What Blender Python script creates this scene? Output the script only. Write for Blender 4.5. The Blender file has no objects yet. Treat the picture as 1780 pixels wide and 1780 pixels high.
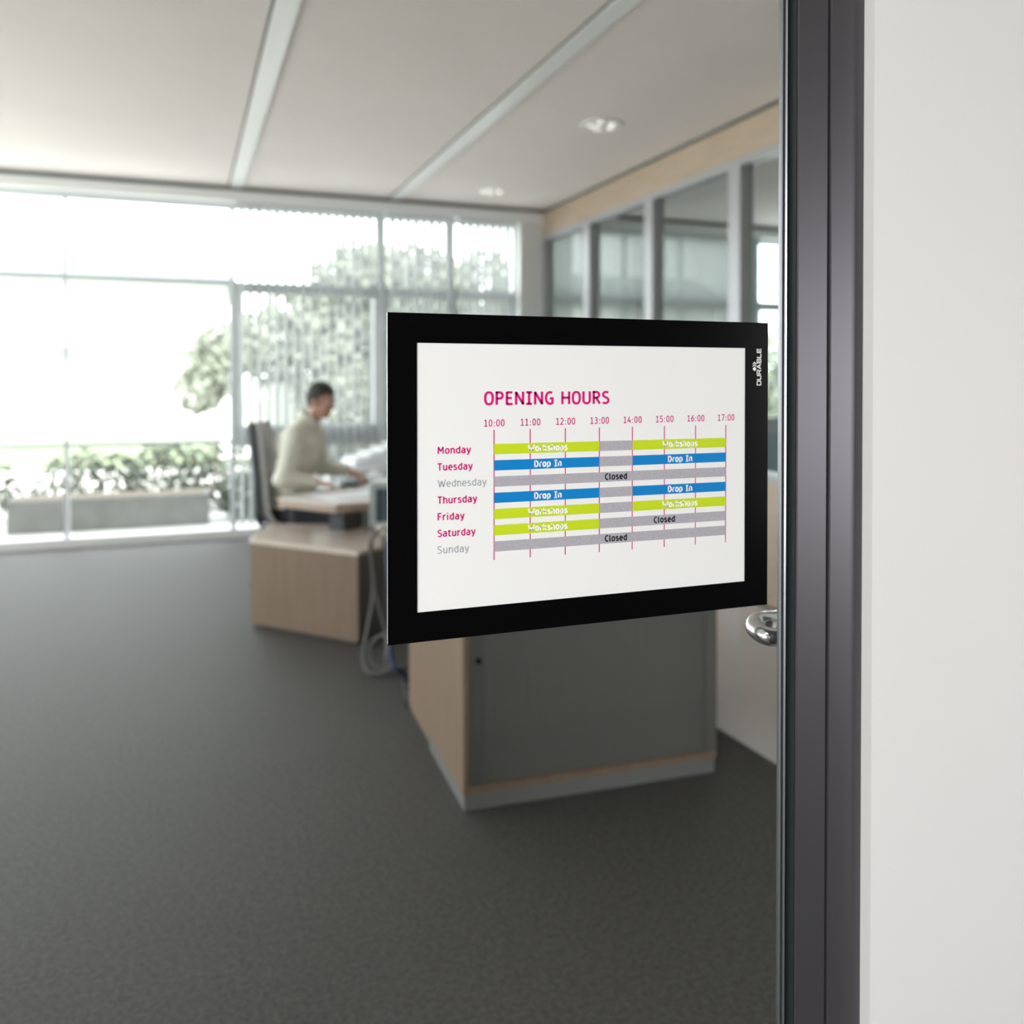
import bpy, bmesh, math, random
from mathutils import Vector, Matrix, Euler
PI = math.pi
R = math.radians
sc = bpy.context.scene
C = sc.collection
random.seed(7)

# ------------------------------------------------------------------ camera
cam_d = bpy.data.cameras.new('camera')
cam = bpy.data.objects.new('camera', cam_d)
C.objects.link(cam)
cam.location = (0, 0, 1.43)
cam.rotation_euler = (R(90 - 0.676), 0, -0.3618)
cam_d.sensor_fit = 'HORIZONTAL'
cam_d.sensor_width = 36.0
cam_d.lens = 36.0 * 1516.6 / 1780
cam_d.shift_y = (680.85 - 890) / 1780
cam_d.clip_start = 0.02
cam_d.clip_end = 300
cam_d.dof.use_dof = True
cam_d.dof.focus_distance = 0.92
cam_d.dof.aperture_fstop = 3.5
sc.camera = cam

# ------------------------------------------------------------------ world (bright overcast sky), sun, added corridor fill lights
w = bpy.data.worlds.new('sky')
sc.world = w
w.use_nodes = True
bg = w.node_tree.nodes['Background']
bg.inputs[0].default_value = (0.93, 0.97, 1.0, 1)
bg.inputs[1].default_value = 6.2


def area(name, loc, rot, sx, sy, power, col=(1, 1, 1), portal=False):
    l = bpy.data.lights.new(name, 'AREA')
    l.shape = 'RECTANGLE'
    l.size, l.size_y = sx, sy
    l.energy = power
    l.color = col
    o = bpy.data.objects.new(name, l)
    C.objects.link(o)
    o.location = loc
    o.rotation_euler = rot
    if portal:
        l.cycles.is_portal = True
    return o


sun_d = bpy.data.lights.new('sun', 'SUN')
sun_d.energy = 17
sun_d.angle = R(6)
sun_d.color = (1.0, 0.96, 0.9)
sun = bpy.data.objects.new('sun', sun_d)
C.objects.link(sun)
sun.rotation_euler = (R(42), 0, R(-18))

# daylight portals just inside the glazed facade (they only guide the sky's own light)
area('facade_portal', (2.2, 8.47, 1.6), (R(-90), 0, 0), 12.4, 3.1, 1, portal=True)
area('side_portal', (-4.2, 5.05, 1.8), (R(90), 0, R(-90)), 5.5, 2.6, 1, portal=True)
# unseen area lights added in the corridor openings to light sign and frame
area('corridor_fill_left', (-2.3, -1.62, 1.45), (R(90), 0, 0), 1.3, 1.5, 150, (1.0, 0.985, 0.975))
area('corridor_fill_right', (3.2, -1.62, 1.32), (R(90), 0, 0), 1.1, 1.1, 44, (1.0, 0.96, 0.97))
# unseen area light added under the corridor ceiling, no fitting modelled
area('corridor_ceiling_fill', (-0.2, -0.6, 2.62), (0, 0, 0), 1.2, 0.3, 8, (1.0, 0.95, 0.9))

sc.view_settings.view_transform = 'Standard'
sc.view_settings.look = 'None'
sc.view_settings.gamma = 1
sc.view_settings.use_curve_mapping = False
sc.view_settings.exposure = 0.0
cy = sc.cycles
cy.use_denoising = True
cy.max_bounces = 10
cy.diffuse_bounces = 6
cy.transparent_max_bounces = 32
cy.caustics_reflective = False
cy.caustics_refractive = False
cy.sample_clamp_indirect = 8


# ------------------------------------------------------------------ materials
def mat(name, col, rough=0.5, metal=0.0, spec=0.5, emit=None, estr=0.0):
    m = bpy.data.materials.new(name)
    m.use_nodes = True
    b = m.node_tree.nodes['Principled BSDF']
    b.inputs['Base Color'].default_value = (*col, 1)
    b.inputs['Roughness'].default_value = rough
    b.inputs['Metallic'].default_value = metal
    b.inputs['Specular IOR Level'].default_value = spec
    if emit:
        b.inputs['Emission Color'].default_value = (*emit, 1)
        b.inputs['Emission Strength'].default_value = estr
    return m


def noisy(name, c1, c2, scale=60, rough=0.8, stretch=(1, 1, 1), detail=4, bump=0.0, spec=0.3, lo=0.35, hi=0.65):
    m = mat(name, c1, rough, 0, spec)
    nt = m.node_tree
    b = nt.nodes['Principled BSDF']
    tc = nt.nodes.new('ShaderNodeTexCoord')
    mp = nt.nodes.new('ShaderNodeMapping')
    mp.inputs['Scale'].default_value = stretch
    n = nt.nodes.new('ShaderNodeTexNoise')
    n.inputs['Scale'].default_value = scale
    n.inputs['Detail'].default_value = detail
    r = nt.nodes.new('ShaderNodeValToRGB')
    r.color_ramp.elements[0].position = lo
    r.color_ramp.elements[1].position = hi
    r.color_ramp.elements[0].color = (*c1, 1)
    r.color_ramp.elements[1].color = (*c2, 1)
    nt.links.new(tc.outputs['Object'], mp.inputs[0])
    nt.links.new(mp.outputs[0], n.inputs['Vector'])
    nt.links.new(n.outputs[0], r.inputs[0])
    nt.links.new(r.outputs[0], b.inputs['Base Color'])
    if bump:
        bp = nt.nodes.new('ShaderNodeBump')
        bp.inputs['Strength'].default_value = bump
        bp.inputs['Distance'].default_value = 0.004
        nt.links.new(n.outputs[0], bp.inputs['Height'])
        nt.links.new(bp.outputs[0], b.inputs['Normal'])
    return m


def pane(name, tint=(1, 1, 1), ior=1.45, rough=0.0):
    m = bpy.data.materials.new(name)
    m.use_nodes = True
    nt = m.node_tree
    nt.nodes.remove(nt.nodes['Principled BSDF'])
    out = nt.nodes['Material Output']
    t = nt.nodes.new('ShaderNodeBsdfTransparent')
    t.inputs[0].default_value = (*tint, 1)
    g = nt.nodes.new('ShaderNodeBsdfGlossy')
    g.inputs['Roughness'].default_value = rough
    f = nt.nodes.new('ShaderNodeFresnel')
    # the same reflectance seen from either side of the pane
    ge = nt.nodes.new('ShaderNodeNewGeometry')
    ma = nt.nodes.new('ShaderNodeMath')
    ma.operation = 'MULTIPLY_ADD'
    ma.inputs[1].default_value = 1 / ior - ior
    ma.inputs[2].default_value = ior
    nt.links.new(ge.outputs['Backfacing'], ma.inputs[0])
    nt.links.new(ma.outputs[0], f.inputs[0])
    mx = nt.nodes.new('ShaderNodeMixShader')
    nt.links.new(f.outputs[0], mx.inputs[0])
    nt.links.new(t.outputs[0], mx.inputs[1])
    nt.links.new(g.outputs[0], mx.inputs[2])
    nt.links.new(mx.outputs[0], out.inputs[0])
    return m


def translucent(name, col, fac=0.5, tcol=None):
    m = bpy.data.materials.new(name)
    m.use_nodes = True
    nt = m.node_tree
    nt.nodes.remove(nt.nodes['Principled BSDF'])
    out = nt.nodes['Material Output']
    d = nt.nodes.new('ShaderNodeBsdfDiffuse')
    d.inputs[0].default_value = (*col, 1)
    t = nt.nodes.new('ShaderNodeBsdfTranslucent')
    t.inputs[0].default_value = (*(tcol or col), 1)
    mx = nt.nodes.new('ShaderNodeMixShader')
    mx.inputs[0].default_value = fac
    nt.links.new(d.outputs[0], mx.inputs[1])
    nt.links.new(t.outputs[0], mx.inputs[2])
    nt.links.new(mx.outputs[0], out.inputs[0])
    return m


M = {}
M['carpet'] = noisy('carpet', (0.042, 0.040, 0.037), (0.080, 0.077, 0.072), 70, 0.66, detail=6, bump=0.4, spec=0.42)
M['ceiling'] = noisy('ceiling_paint', (0.90, 0.83, 0.81), (0.92, 0.85, 0.83), 3, 0.8)
M['white'] = mat('white_paint', (0.78, 0.78, 0.77), 0.6)
M['strip'] = mat('white_strip', (0.93, 0.94, 0.93), 0.35, 0, 0.7)
M['groove'] = mat('dark_groove', (0.12, 0.12, 0.115), 0.8)
M['pelmet'] = mat('pelmet_paint', (0.94, 0.95, 0.95), 0.5)
M['alu'] = mat('window_alu', (0.78, 0.82, 0.84), 0.4, 0.2)  # window glare put into this colour and the transom tone below
M['alu_dark'] = mat('window_alu_dark', (0.60, 0.65, 0.66), 0.45, 0.2)
M['alu_mid'] = mat('partition_alu', (0.42, 0.42, 0.44), 0.4, 0.3)
M['bluegrey'] = mat('blue_grey_panel', (0.42, 0.55, 0.64), 0.5)
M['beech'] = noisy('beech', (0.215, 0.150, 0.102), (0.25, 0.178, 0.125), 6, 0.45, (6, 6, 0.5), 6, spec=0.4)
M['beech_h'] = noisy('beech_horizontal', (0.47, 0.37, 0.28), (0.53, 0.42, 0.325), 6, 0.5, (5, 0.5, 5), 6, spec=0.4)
M['beech_top_lit'] = noisy('beech_top_lit', (0.68, 0.58, 0.50), (0.74, 0.64, 0.56), 6, 0.16, (0.5, 5, 5), 6, spec=0.6)  # lightened: window reflection on the tops is put into the beech colour
M['desk_top'] = noisy('pale_desk_top', (0.74, 0.70, 0.66), (0.78, 0.74, 0.70), 5, 0.25, (0.5, 5, 5), 4, spec=0.6)
M['beech_edge'] = mat('beech_edge', (0.42, 0.32, 0.25), 0.5)
M['shutter'] = mat('grey_shutter', (0.125, 0.122, 0.114), 0.5)
M['shutter_dark'] = mat('grey_shutter_side', (0.11, 0.11, 0.105), 0.5)
M['plinth'] = mat('grey_plinth', (0.19, 0.19, 0.185), 0.5)
M['black'] = mat('black_plastic', (0.0022, 0.0022, 0.0026), 0.2, 0, 0.04)
M['dark'] = mat('dark_plastic', (0.03, 0.035, 0.04), 0.5)
M['rubber'] = mat('rubber_gasket', (0.012, 0.015, 0.016), 0.6, 0, 0.3)
M['metal'] = mat('grey_metal', (0.108, 0.105, 0.115), 0.42, 0.7)
M['bead'] = mat('bead_metal', (0.22, 0.23, 0.25), 0.3, 0.8)
M['chrome'] = mat('chrome', (0.8, 0.8, 0.8), 0.16, 1.0)
M['glass'] = pane('window_glass', (0.97, 0.99, 0.98))
M['glass_door'] = pane('door_glass', (0.97, 0.985, 0.98), 1.4)
M['glass_part'] = pane('partition_glass', (0.90, 0.95, 0.93), 1.25)
M['blind'] = translucent('blind_fabric', (0.50, 0.515, 0.515), 0.5)
M['blind_dimmed'] = translucent('blind_fabric_dimmed', (0.30, 0.315, 0.31), 0.5)  # darker copy of the white fabric, dimmer daylight put into the colour
M['rail'] = mat('blind_rail', (0.7, 0.73, 0.74), 0.5)
M['paper'] = translucent('sheet_paper', (0.88, 0.88, 0.88), 0.28, (0.85, 0.85, 0.84))
M['white_sheet'] = mat('white_sheet', (0.86, 0.88, 0.92), 0.6)
M['edge_white'] = mat('frame_edge', (0.75, 0.75, 0.75), 0.3)
M['magenta'] = mat('print_magenta', (0.60, 0.008, 0.19), 0.6, 0, 0.2)
M['green'] = mat('print_green', (0.50, 0.64, 0.012), 0.6, 0, 0.2)
M['blue'] = mat('print_blue', (0.0, 0.20, 0.54), 0.6, 0, 0.2)
M['grey'] = noisy('print_grey', (0.34, 0.335, 0.375), (0.43, 0.42, 0.46), 900, 0.6, spec=0.2)
M['greytext'] = mat('print_grey_text', (0.38, 0.40, 0.44), 0.6, 0, 0.2)
M['ink'] = mat('print_ink', (0.01, 0.01, 0.02), 0.6, 0, 0.2)
M['printwhite'] = mat('print_white', (0.86, 0.86, 0.86), 0.6, 0, 0.2)
M['skin'] = noisy('skin', (0.52, 0.29, 0.22), (0.56, 0.32, 0.25), 20, 0.5)
M['hair'] = noisy('dark_hair', (0.02, 0.018, 0.017), (0.045, 0.04, 0.036), 80, 0.55, (1, 1, 0.2))
M['shirt'] = noisy('olive_shirt', (0.74, 0.74, 0.64), (0.80, 0.80, 0.70), 9, 0.85)
M['trousers'] = mat('dark_trousers', (0.03, 0.035, 0.04), 0.9)
M['shoe'] = mat('black_leather', (0.015, 0.014, 0.013), 0.4)
M['eye'] = mat('eye', (0.75, 0.73, 0.7), 0.2)
M['iris'] = mat('iris', (0.03, 0.02, 0.015), 0.2)
M['lip'] = mat('lip', (0.42, 0.17, 0.15), 0.5)
M['fabric'] = noisy('grey_fabric', (0.40, 0.39, 0.38), (0.46, 0.45, 0.44), 120, 0.9)
M['chair_shell'] = mat('chair_shell', (0.05, 0.055, 0.065), 0.5)
M['screen'] = mat('dark_screen', (0.085, 0.115, 0.145), 0.4)
M['bezel'] = mat('silver_bezel', (0.52, 0.58, 0.58), 0.45)
M['cable_white'] = mat('cable_grey', (0.14, 0.134, 0.125), 0.5)
M['cable_blue'] = mat('cable_blue', (0.03, 0.07, 0.16), 0.5)
M['lamp'] = mat('lamp_glow', (0.9, 0.88, 0.84), 0.4, emit=(1.0, 0.94, 0.86), estr=0.75)
M['reflector'] = mat('lamp_reflector', (0.72, 0.70, 0.66), 0.3, 0.3)
M['leaf'] = noisy('glare_pale_leaf', (0.15, 0.17, 0.13), (0.22, 0.235, 0.20), 1.5, 0.7)  # leaf tone paled, outdoor glare put into the colour
M['leaf_dark'] = noisy('dark_leaf', (0.06, 0.085, 0.062), (0.14, 0.165, 0.12), 2.5, 0.7)
M['bark'] = mat('bark', (0.16, 0.13, 0.10), 0.9)
M['lawn'] = noisy('lawn', (0.13, 0.17, 0.09), (0.17, 0.20, 0.13), 4, 0.95)
M['pave'] = noisy('pale_bounce_paving', (0.60, 0.59, 0.57), (0.66, 0.65, 0.63), 3, 0.9)
M['render'] = mat('white_render', (0.80, 0.80, 0.79), 0.8)
M['concrete'] = noisy('concrete', (0.20, 0.20, 0.19), (0.25, 0.25, 0.24), 4, 0.9)
M['roof'] = mat('slate_roof', (0.20, 0.22, 0.25), 0.8)


# ------------------------------------------------------------------ mesh helpers
class MB:
    def __init__(self):
        self.v, self.f, self.mi, self.sm = [], [], [], []
        self.cur = 0

    def face(self, idx, smooth=False):
        self.f.append(idx)
        self.mi.append(self.cur)
        self.sm.append(smooth)

    def box(self, x0, x1, y0, y1, z0, z1):
        b = len(self.v)
        self.v += [(x, y, z) for z in (z0, z1) for y in (y0, y1) for x in (x0, x1)]
        for q in ((0, 2, 3, 1), (4, 5, 7, 6), (0, 1, 5, 4), (1, 3, 7, 5), (3, 2, 6, 7), (2, 0, 4, 6)):
            self.face([b + i for i in q])
        return self

    def quad(self, a, b, c, d):
        k = len(self.v)
        self.v += [tuple(a), tuple(b), tuple(c), tuple(d)]
        self.face([k, k + 1, k + 2, k + 3])
        return self

    def prism(self, pts, z0, z1):
        n = len(pts)
        b = len(self.v)
        self.v += [(p[0], p[1], z0) for p in pts] + [(p[0], p[1], z1) for p in pts]
        self.face([b + i for i in reversed(range(n))])
        self.face([b + n + i for i in range(n)])
        for i in range(n):
            j = (i + 1) % n
            self.face([b + i, b + j, b + n + j, b + n + i])
        return self

    def extrude_profile(self, pts, axis_a, axis_b, base, along):
        """pts (a,b) polygon swept from base by the vector along"""
        n = len(pts)
        k = len(self.v)
        A, B, P0, D = Vector(axis_a), Vector(axis_b), Vector(base), Vector(along)
        for s in (0, 1):
            self.v += [tuple(P0 + A * p[0] + B * p[1] + D * s) for p in pts]
        self.face([k + i for i in reversed(range(n))])
        self.face([k + n + i for i in range(n)])
        for i in range(n):
            j = (i + 1) % n
            self.face([k + i, k + j, k + n + j, k + n + i])
        return self

    def tube(self, pts, r, seg=12, cap=True):
        pts = [Vector(p) for p in pts]
        rs = r if isinstance(r, (list, tuple)) else [r] * len(pts)
        k = len(self.v)
        up = None
        for i, p in enumerate(pts):
            t = (pts[min(i + 1, len(pts) - 1)] - pts[max(i - 1, 0)]).normalized()
            if up is None:
                up = Vector((0, 0, 1)) if abs(t.z) < 0.9 else Vector((1, 0, 0))
            a = t.cross(up).normalized()
            up = a.cross(t).normalized()
            for s in range(seg):
                an = 2 * PI * s / seg
                self.v.append(tuple(p + (a * math.cos(an) + up * math.sin(an)) * rs[i]))
        for i in range(len(pts) - 1):
            for s in range(seg):
                s2 = (s + 1) % seg
                self.face([k + i * seg + s, k + i * seg + s2, k + (i + 1) * seg + s2, k + (i + 1) * seg + s], True)
        if cap:
            self.face([k + s for s in reversed(range(seg))])
            e = k + (len(pts) - 1) * seg
            self.face([e + s for s in range(seg)])
        return self

    def lathe(self, prof, c=(0, 0, 0), seg=24):
        k = len(self.v)
        for (r, z) in prof:
            for s in range(seg):
                an = 2 * PI * s / seg
                self.v.append((c[0] + r * math.cos(an), c[1] + r * math.sin(an), c[2] + z))
        for i in range(len(prof) - 1):
            for s in range(seg):
                s2 = (s + 1) % seg
                self.face([k + i * seg + s, k + i * seg + s2, k + (i + 1) * seg + s2, k + (i + 1) * seg + s], True)
        return self

    def ball(self, c, rx, ry=None, rz=None, rot=None, u=20, vv=14):
        ry = ry or rx
        rz = rz or rx
        k = len(self.v)
        c = Vector(c)
        rot = rot or Matrix.Identity(3)
        self.v.append(tuple(c + rot @ Vector((0, 0, -rz))))
        for i in range(1, vv):
            th = PI * i / vv
            for s in range(u):
                an = 2 * PI * s / u
                self.v.append(tuple(c + rot @ Vector((rx * math.sin(th) * math.cos(an), ry * math.sin(th) * math.sin(an), -rz * math.cos(th)))))
        self.v.append(tuple(c + rot @ Vector((0, 0, rz))))
        top = len(self.v) - 1
        for s in range(u):
            s2 = (s + 1) % u
            self.face([k, k + 1 + s2, k + 1 + s], True)
            e = k + 1 + (vv - 2) * u
            self.face([e + s, e + s2, top], True)
        for i in range(vv - 2):
            for s in range(u):
                s2 = (s + 1) % u
                a = k + 1 + i * u
                self.face([a + s, a + s2, a + u + s2, a + u + s], True)
        return self

    def capsule(self, a, b, ra, rb, sx=1.0, side=None):
        """tapered limb with round ends"""
        a, b = Vector(a), Vector(b)
        n = 8
        d = (b - a)
        L = d.length or 1e-6
        t = d / L
        pts, rs = [], []
        for i in range(6):
            an = PI / 2 * (1 - i / 6)
            pts.append(a - t * ra * math.sin(an))
            rs.append(max(ra * math.cos(an), 0.0015))
        for i in range(n + 1):
            q = i / n
            pts.append(a + d * q)
            rs.append(ra + (rb - ra) * q)
        for i in range(1, 7):
            an = PI / 2 * i / 6
            pts.append(b + t * rb * math.sin(an))
            rs.append(max(rb * math.cos(an), 0.0015))
        return self.tube(pts, rs, 16)

    def mesh(self, name, mats):
        me = bpy.data.meshes.new(name)
        me.from_pydata(self.v, [], self.f)
        for m in (mats if isinstance(mats, (list, tuple)) else [mats]):
            me.materials.append(m)
        me.polygons.foreach_set('material_index', self.mi)
        me.polygons.foreach_set('use_smooth', self.sm)
        me.update()
        return me


def link(o, parent=None):
    C.objects.link(o)
    if parent is not None:
        o.parent = parent
    return o


def tag(o, label=None, cat=None, group=None, kind=None):
    if label:
        o['label'] = label
    if cat:
        o['category'] = cat
    if group:
        o['group'] = group
    if kind:
        o['kind'] = kind
    return o


def build(name, mb, m, parent=None, bevel=0.0, label=None):
    o = bpy.data.objects.new(name, mb.mesh(name, m))
    link(o, parent)
    if bevel:
        bv = o.modifiers.new('bevel', 'BEVEL')
        bv.width = bevel
        bv.segments = 2
        bv.limit_method = 'ANGLE'
    if label:
        o['label'] = label
    return o


def thing(name, label, cat, loc=(0, 0, 0), rz=0.0, group=None):
    o = bpy.data.objects.new(name, None)
    o.empty_display_size = 0.1
    link(o)
    o.location = loc
    o.rotation_euler = (0, 0, rz)
    return tag(o, label, cat, group)


def structure(name, label=None, cat=None, loc=(0, 0, 0)):
    o = bpy.data.objects.new(name, None)
    link(o)
    o.location = loc
    return tag(o, label, cat, kind='structure')


def struct(name, mb, m, label, cat, bevel=0.0):
    o = build(name, mb, m, None, bevel)
    return tag(o, label, cat, kind='structure')


def copy_tree(o, parent=None):
    c = o.copy()
    C.objects.link(c)
    if parent is not None:
        c.parent = parent
    for ch in [x for x in o.children]:
        copy_tree(ch, c)
    return c


def remeshed(name, mb, m, voxel, smooth_it, parent):
    tmp = bpy.data.objects.new('tmp_' + name, mb.mesh('tmp', m))
    C.objects.link(tmp)
    rm = tmp.modifiers.new('r', 'REMESH')
    rm.mode = 'VOXEL'
    rm.voxel_size = voxel
    rm.use_smooth_shade = True
    if smooth_it:
        s = tmp.modifiers.new('s', 'SMOOTH')
        s.iterations = smooth_it
        s.factor = 0.5
    dg = bpy.context.evaluated_depsgraph_get()
    me = bpy.data.meshes.new_from_object(tmp.evaluated_get(dg))
    bpy.data.objects.remove(tmp)
    me.name = name
    me.materials.clear()
    me.materials.append(m)
    for p in me.polygons:
        p.use_smooth = True
        p.material_index = 0
    o = bpy.data.objects.new(name, me)
    return link(o, parent)


# ================================================================== SETTING
FY = 8.35       # glazed facade
PX = 3.44       # glass partition on the right
CZ = 3.17       # ceiling height
GY = 0.845      # glazed corridor wall
XL, XR = -4.0, 9.0

struct('floor', MB().box(XL, XR, -1.75, FY + 0.12, -0.1, 0), M['carpet'], 'dark grey speckled carpet covering the office floor', 'floor')
struct('ceiling', MB().box(XL, XR, GY, FY + 0.15, CZ, CZ + 0.25), M['ceiling'], 'pale matt ceiling of the office', 'ceiling')
mbl = MB()
mbl.box(XL - 0.15, XL, -1.75, 2.3, -0.1, CZ + 0.25)
mbl.box(XL - 0.15, XL, 7.8, FY + 0.15, -0.1, CZ + 0.25)
mbl.box(XL - 0.15, XL, 2.3, 7.8, -0.1, 0.7)
mbl.box(XL - 0.15, XL, 2.3, 7.8, 3.1, CZ + 0.25)
struct('wall_left', mbl, M['white'], 'white left end wall of the office with wide openings added for daylight', 'wall')
struct('wall_far_right', MB().box(XR, XR + 0.15, -1.75, FY + 0.15, -0.1, CZ + 0.25), M['white'], 'white end wall of the room beyond the glass partition', 'wall')
# corridor side wall around the glass door
mbw = MB()
mbw.box(0.7655, XR, GY - 0.03, GY + 0.09, 0, CZ)
mbw.box(XL, -0.47, GY - 0.03, GY + 0.09, 0, CZ)
mbw.box(-0.47, 0.7655, GY - 0.03, GY + 0.09, 2.30, CZ)
struct('wall_front', mbw, M['white'], 'white corridor wall beside the grey metal door frame', 'wall')
# corridor shell
mbc = MB()
mbc.box(XL, -3.0, -1.75, -1.65, 0, 2.8)
mbc.box(-1.6, 2.6, -1.75, -1.65, 0, 2.8)
mbc.box(3.8, XR, -1.75, -1.65, 0, 2.8)
mbc.box(-3.0, -1.6, -1.75, -1.65, 0, 0.65)
mbc.box(-3.0, -1.6, -1.75, -1.65, 2.25, 2.8)
mbc.box(2.6, 3.8, -1.75, -1.65, 0, 0.7)
mbc.box(2.6, 3.8, -1.75, -1.65, 1.95, 2.8)
mcor = mat('corridor_paint', (0.22, 0.20, 0.18), 0.8)
struct('wall_back', mbc, mcor, 'dim corridor wall behind the viewer', 'wall')
struct('ceiling_corridor', MB().box(XL, XR, -1.75, GY, 2.8, CZ + 0.25), mcor, 'corridor ceiling', 'ceiling')

# ceiling strips
for i, (x0, x1) in enumerate(((0.405, 0.515), (1.85, 1.96))):
    t = structure(f'trim_{i + 1}', ('long pale strip set in the ceiling, the left one', 'long pale strip set in the ceiling, nearer the downlights')[i], 'ceiling strip')
    build('strip', MB().box(x0, x1, GY + 0.6, 8.17, CZ - 0.012, CZ + 0.01), M['strip'], t)
    build('groove', MB().box(x0 - 0.014, x0, GY + 0.6, 8.17, CZ - 0.004, CZ + 0.01), M['groove'], t)

# pelmet over the facade
struct('trim_3', MB().box(XL, XR, 8.2, FY + 0.1, 3.045, CZ), M['pelmet'], 'pale pelmet band along the top of the window front', 'pelmet')
struct('trim_4', MB().box(XL, XR, 8.185, 8.2, CZ - 0.03, CZ - 0.001), M['groove'], 'thin shadow joint between ceiling and pelmet', 'joint')
struct('floor_walkway', MB().prism([(2.085, 1.6), (PX, 1.6), (PX, 8.18), (1.94, 8.18)], 0.0, 0.002), mat('vinyl_floor', (0.55, 0.52, 0.51), 0.3, 0, 0.6), 'smooth grey floor strip along the partition right of the joint', 'floor')
# dark seam in the carpet
s = MB()
s.extrude_profile([(0, 0), (0.018, 0), (0.018, 0.003), (0, 0.003)], (1, 0, 0), (0, 0, 1), (2.075, 1.6, 0), (-0.09, 3.9, 0))
struct('trim_5', s, M['dark'], 'thin dark joint strip across the carpet right of the near cabinet', 'floor joint')

# ------------------------------------------------------------------ window front
bays = [(-4.0, -2.29, 0), (-2.29, -0.93, 0), (-0.93, 0.43, 0), (0.43, 1.82, 1), (1.82, 2.52, 1), (2.52, 3.2, 1),
        (3.44, 4.65, 1), (4.65, 5.86, 1), (6.12, 7.4, 2), (7.4, 9.0, 2)]
wl = ['far left clear window bay', 'second clear window bay from the left', 'clear window bay just left of the first thin mullion',
      'wide window bay with blinds behind the seated man', 'window bay with blinds directly right of the wide bay',
      'narrow window bay with blinds beside the corner pier', 'window bay with blinds just beyond the partition',
      'second window bay with blinds beyond the partition', 'bare bright window beyond the partition next to the blue grey panel',
      'last bare window beyond the partition']
for i, (x0, x1, k) in enumerate(bays):
    t = structure(f'window_{i + 1}', wl[i], 'window')
    y0, y1 = FY, FY + 0.07
    m = MB()
    mw = 0.018 if k == 0 else 0.03
    m.box(x0, x0 + mw, y0, y1, 0.08, 3.05)
    m.box(x1 - mw, x1, y0, y1, 0.08, 3.05)
    m.box(x0 + mw, x1 - mw, y0, y1, 3.0, 3.05)
    build('frame', m, M['alu'], t)
    if k == 0:
        build('transom', MB().box(x0 + mw, x1 - mw, y0, y1, 2.305, 2.352).box(x0 + mw, x1 - mw, y0, y1, 0.862, 0.897), M['alu_dark'], t)
    else:
        build('transom', MB().box(x0 + mw, x1 - mw, y0, y1, 2.24, 2.34).box(x0 + mw, x1 - mw, y0, y1, 0.83, 1.02), M['alu_dark'], t)
        sw = 0.085 if x1 - x0 > 1 else 0.06
        build('sash', MB().box(x0 + mw, x0 + sw, y0 + 0.005, y1 - 0.005, 1.02, 2.24).box(x1 - sw, x1 - mw, y0 + 0.005, y1 - 0.005, 1.02, 2.24), M['alu'], t)
    if 3.4 < x0:
        build('spandrel', MB().box(x0 + mw, x1 - mw, y0, y1, 0.08, 0.83), M['bluegrey'], t)
    build('glass', MB().quad((x0, FY + 0.05, 0.08), (x1, FY + 0.05, 0.08), (x1, FY + 0.05, 3.05), (x0, FY + 0.05, 3.05)), M['glass'], t)
for i in range(3):  # unseen side windows, added to bring more daylight into the office
    ya, yb = 2.3 + i * 1.8333, 2.3 + (i + 1) * 1.8333
    t = structure(f'window_{11 + i}', ('side window nearest the corridor', 'middle side window', 'side window nearest the window front')[i] + ' added in the left end wall for daylight', 'window')
    build('frame', MB().box(XL - 0.1, XL - 0.04, ya, ya + 0.03, 0.7, 3.1).box(XL - 0.1, XL - 0.04, yb - 0.03, yb, 0.7, 3.1).box(XL - 0.1, XL - 0.04, ya + 0.03, yb - 0.03, 0.7, 0.75).box(XL - 0.1, XL - 0.04, ya + 0.03, yb - 0.03, 3.05, 3.1), M['alu'], t)
    build('glass', MB().quad((XL - 0.07, ya, 0.7), (XL - 0.07, yb, 0.7), (XL - 0.07, yb, 3.1), (XL - 0.07, ya, 3.1)), M['glass'], t)
struct('trim_6', MB().box(XL, XR, FY - 0.02, FY + 0.1, 0, 0.08), M['white'], 'white sill strip along the foot of the window front', 'sill')
struct('wall_pier', MB().box(3.2, 3.54, 8.22, FY + 0.1, 0.0, 3.05), M['white'], 'white pier in the corner between windows and partition', 'pier')
struct('wall_panel', MB().box(5.86, 6.12, 8.26, FY + 0.1, 0.0, 3.05), M['bluegrey'], 'blue grey pier between windows beyond the partition', 'pier')

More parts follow.
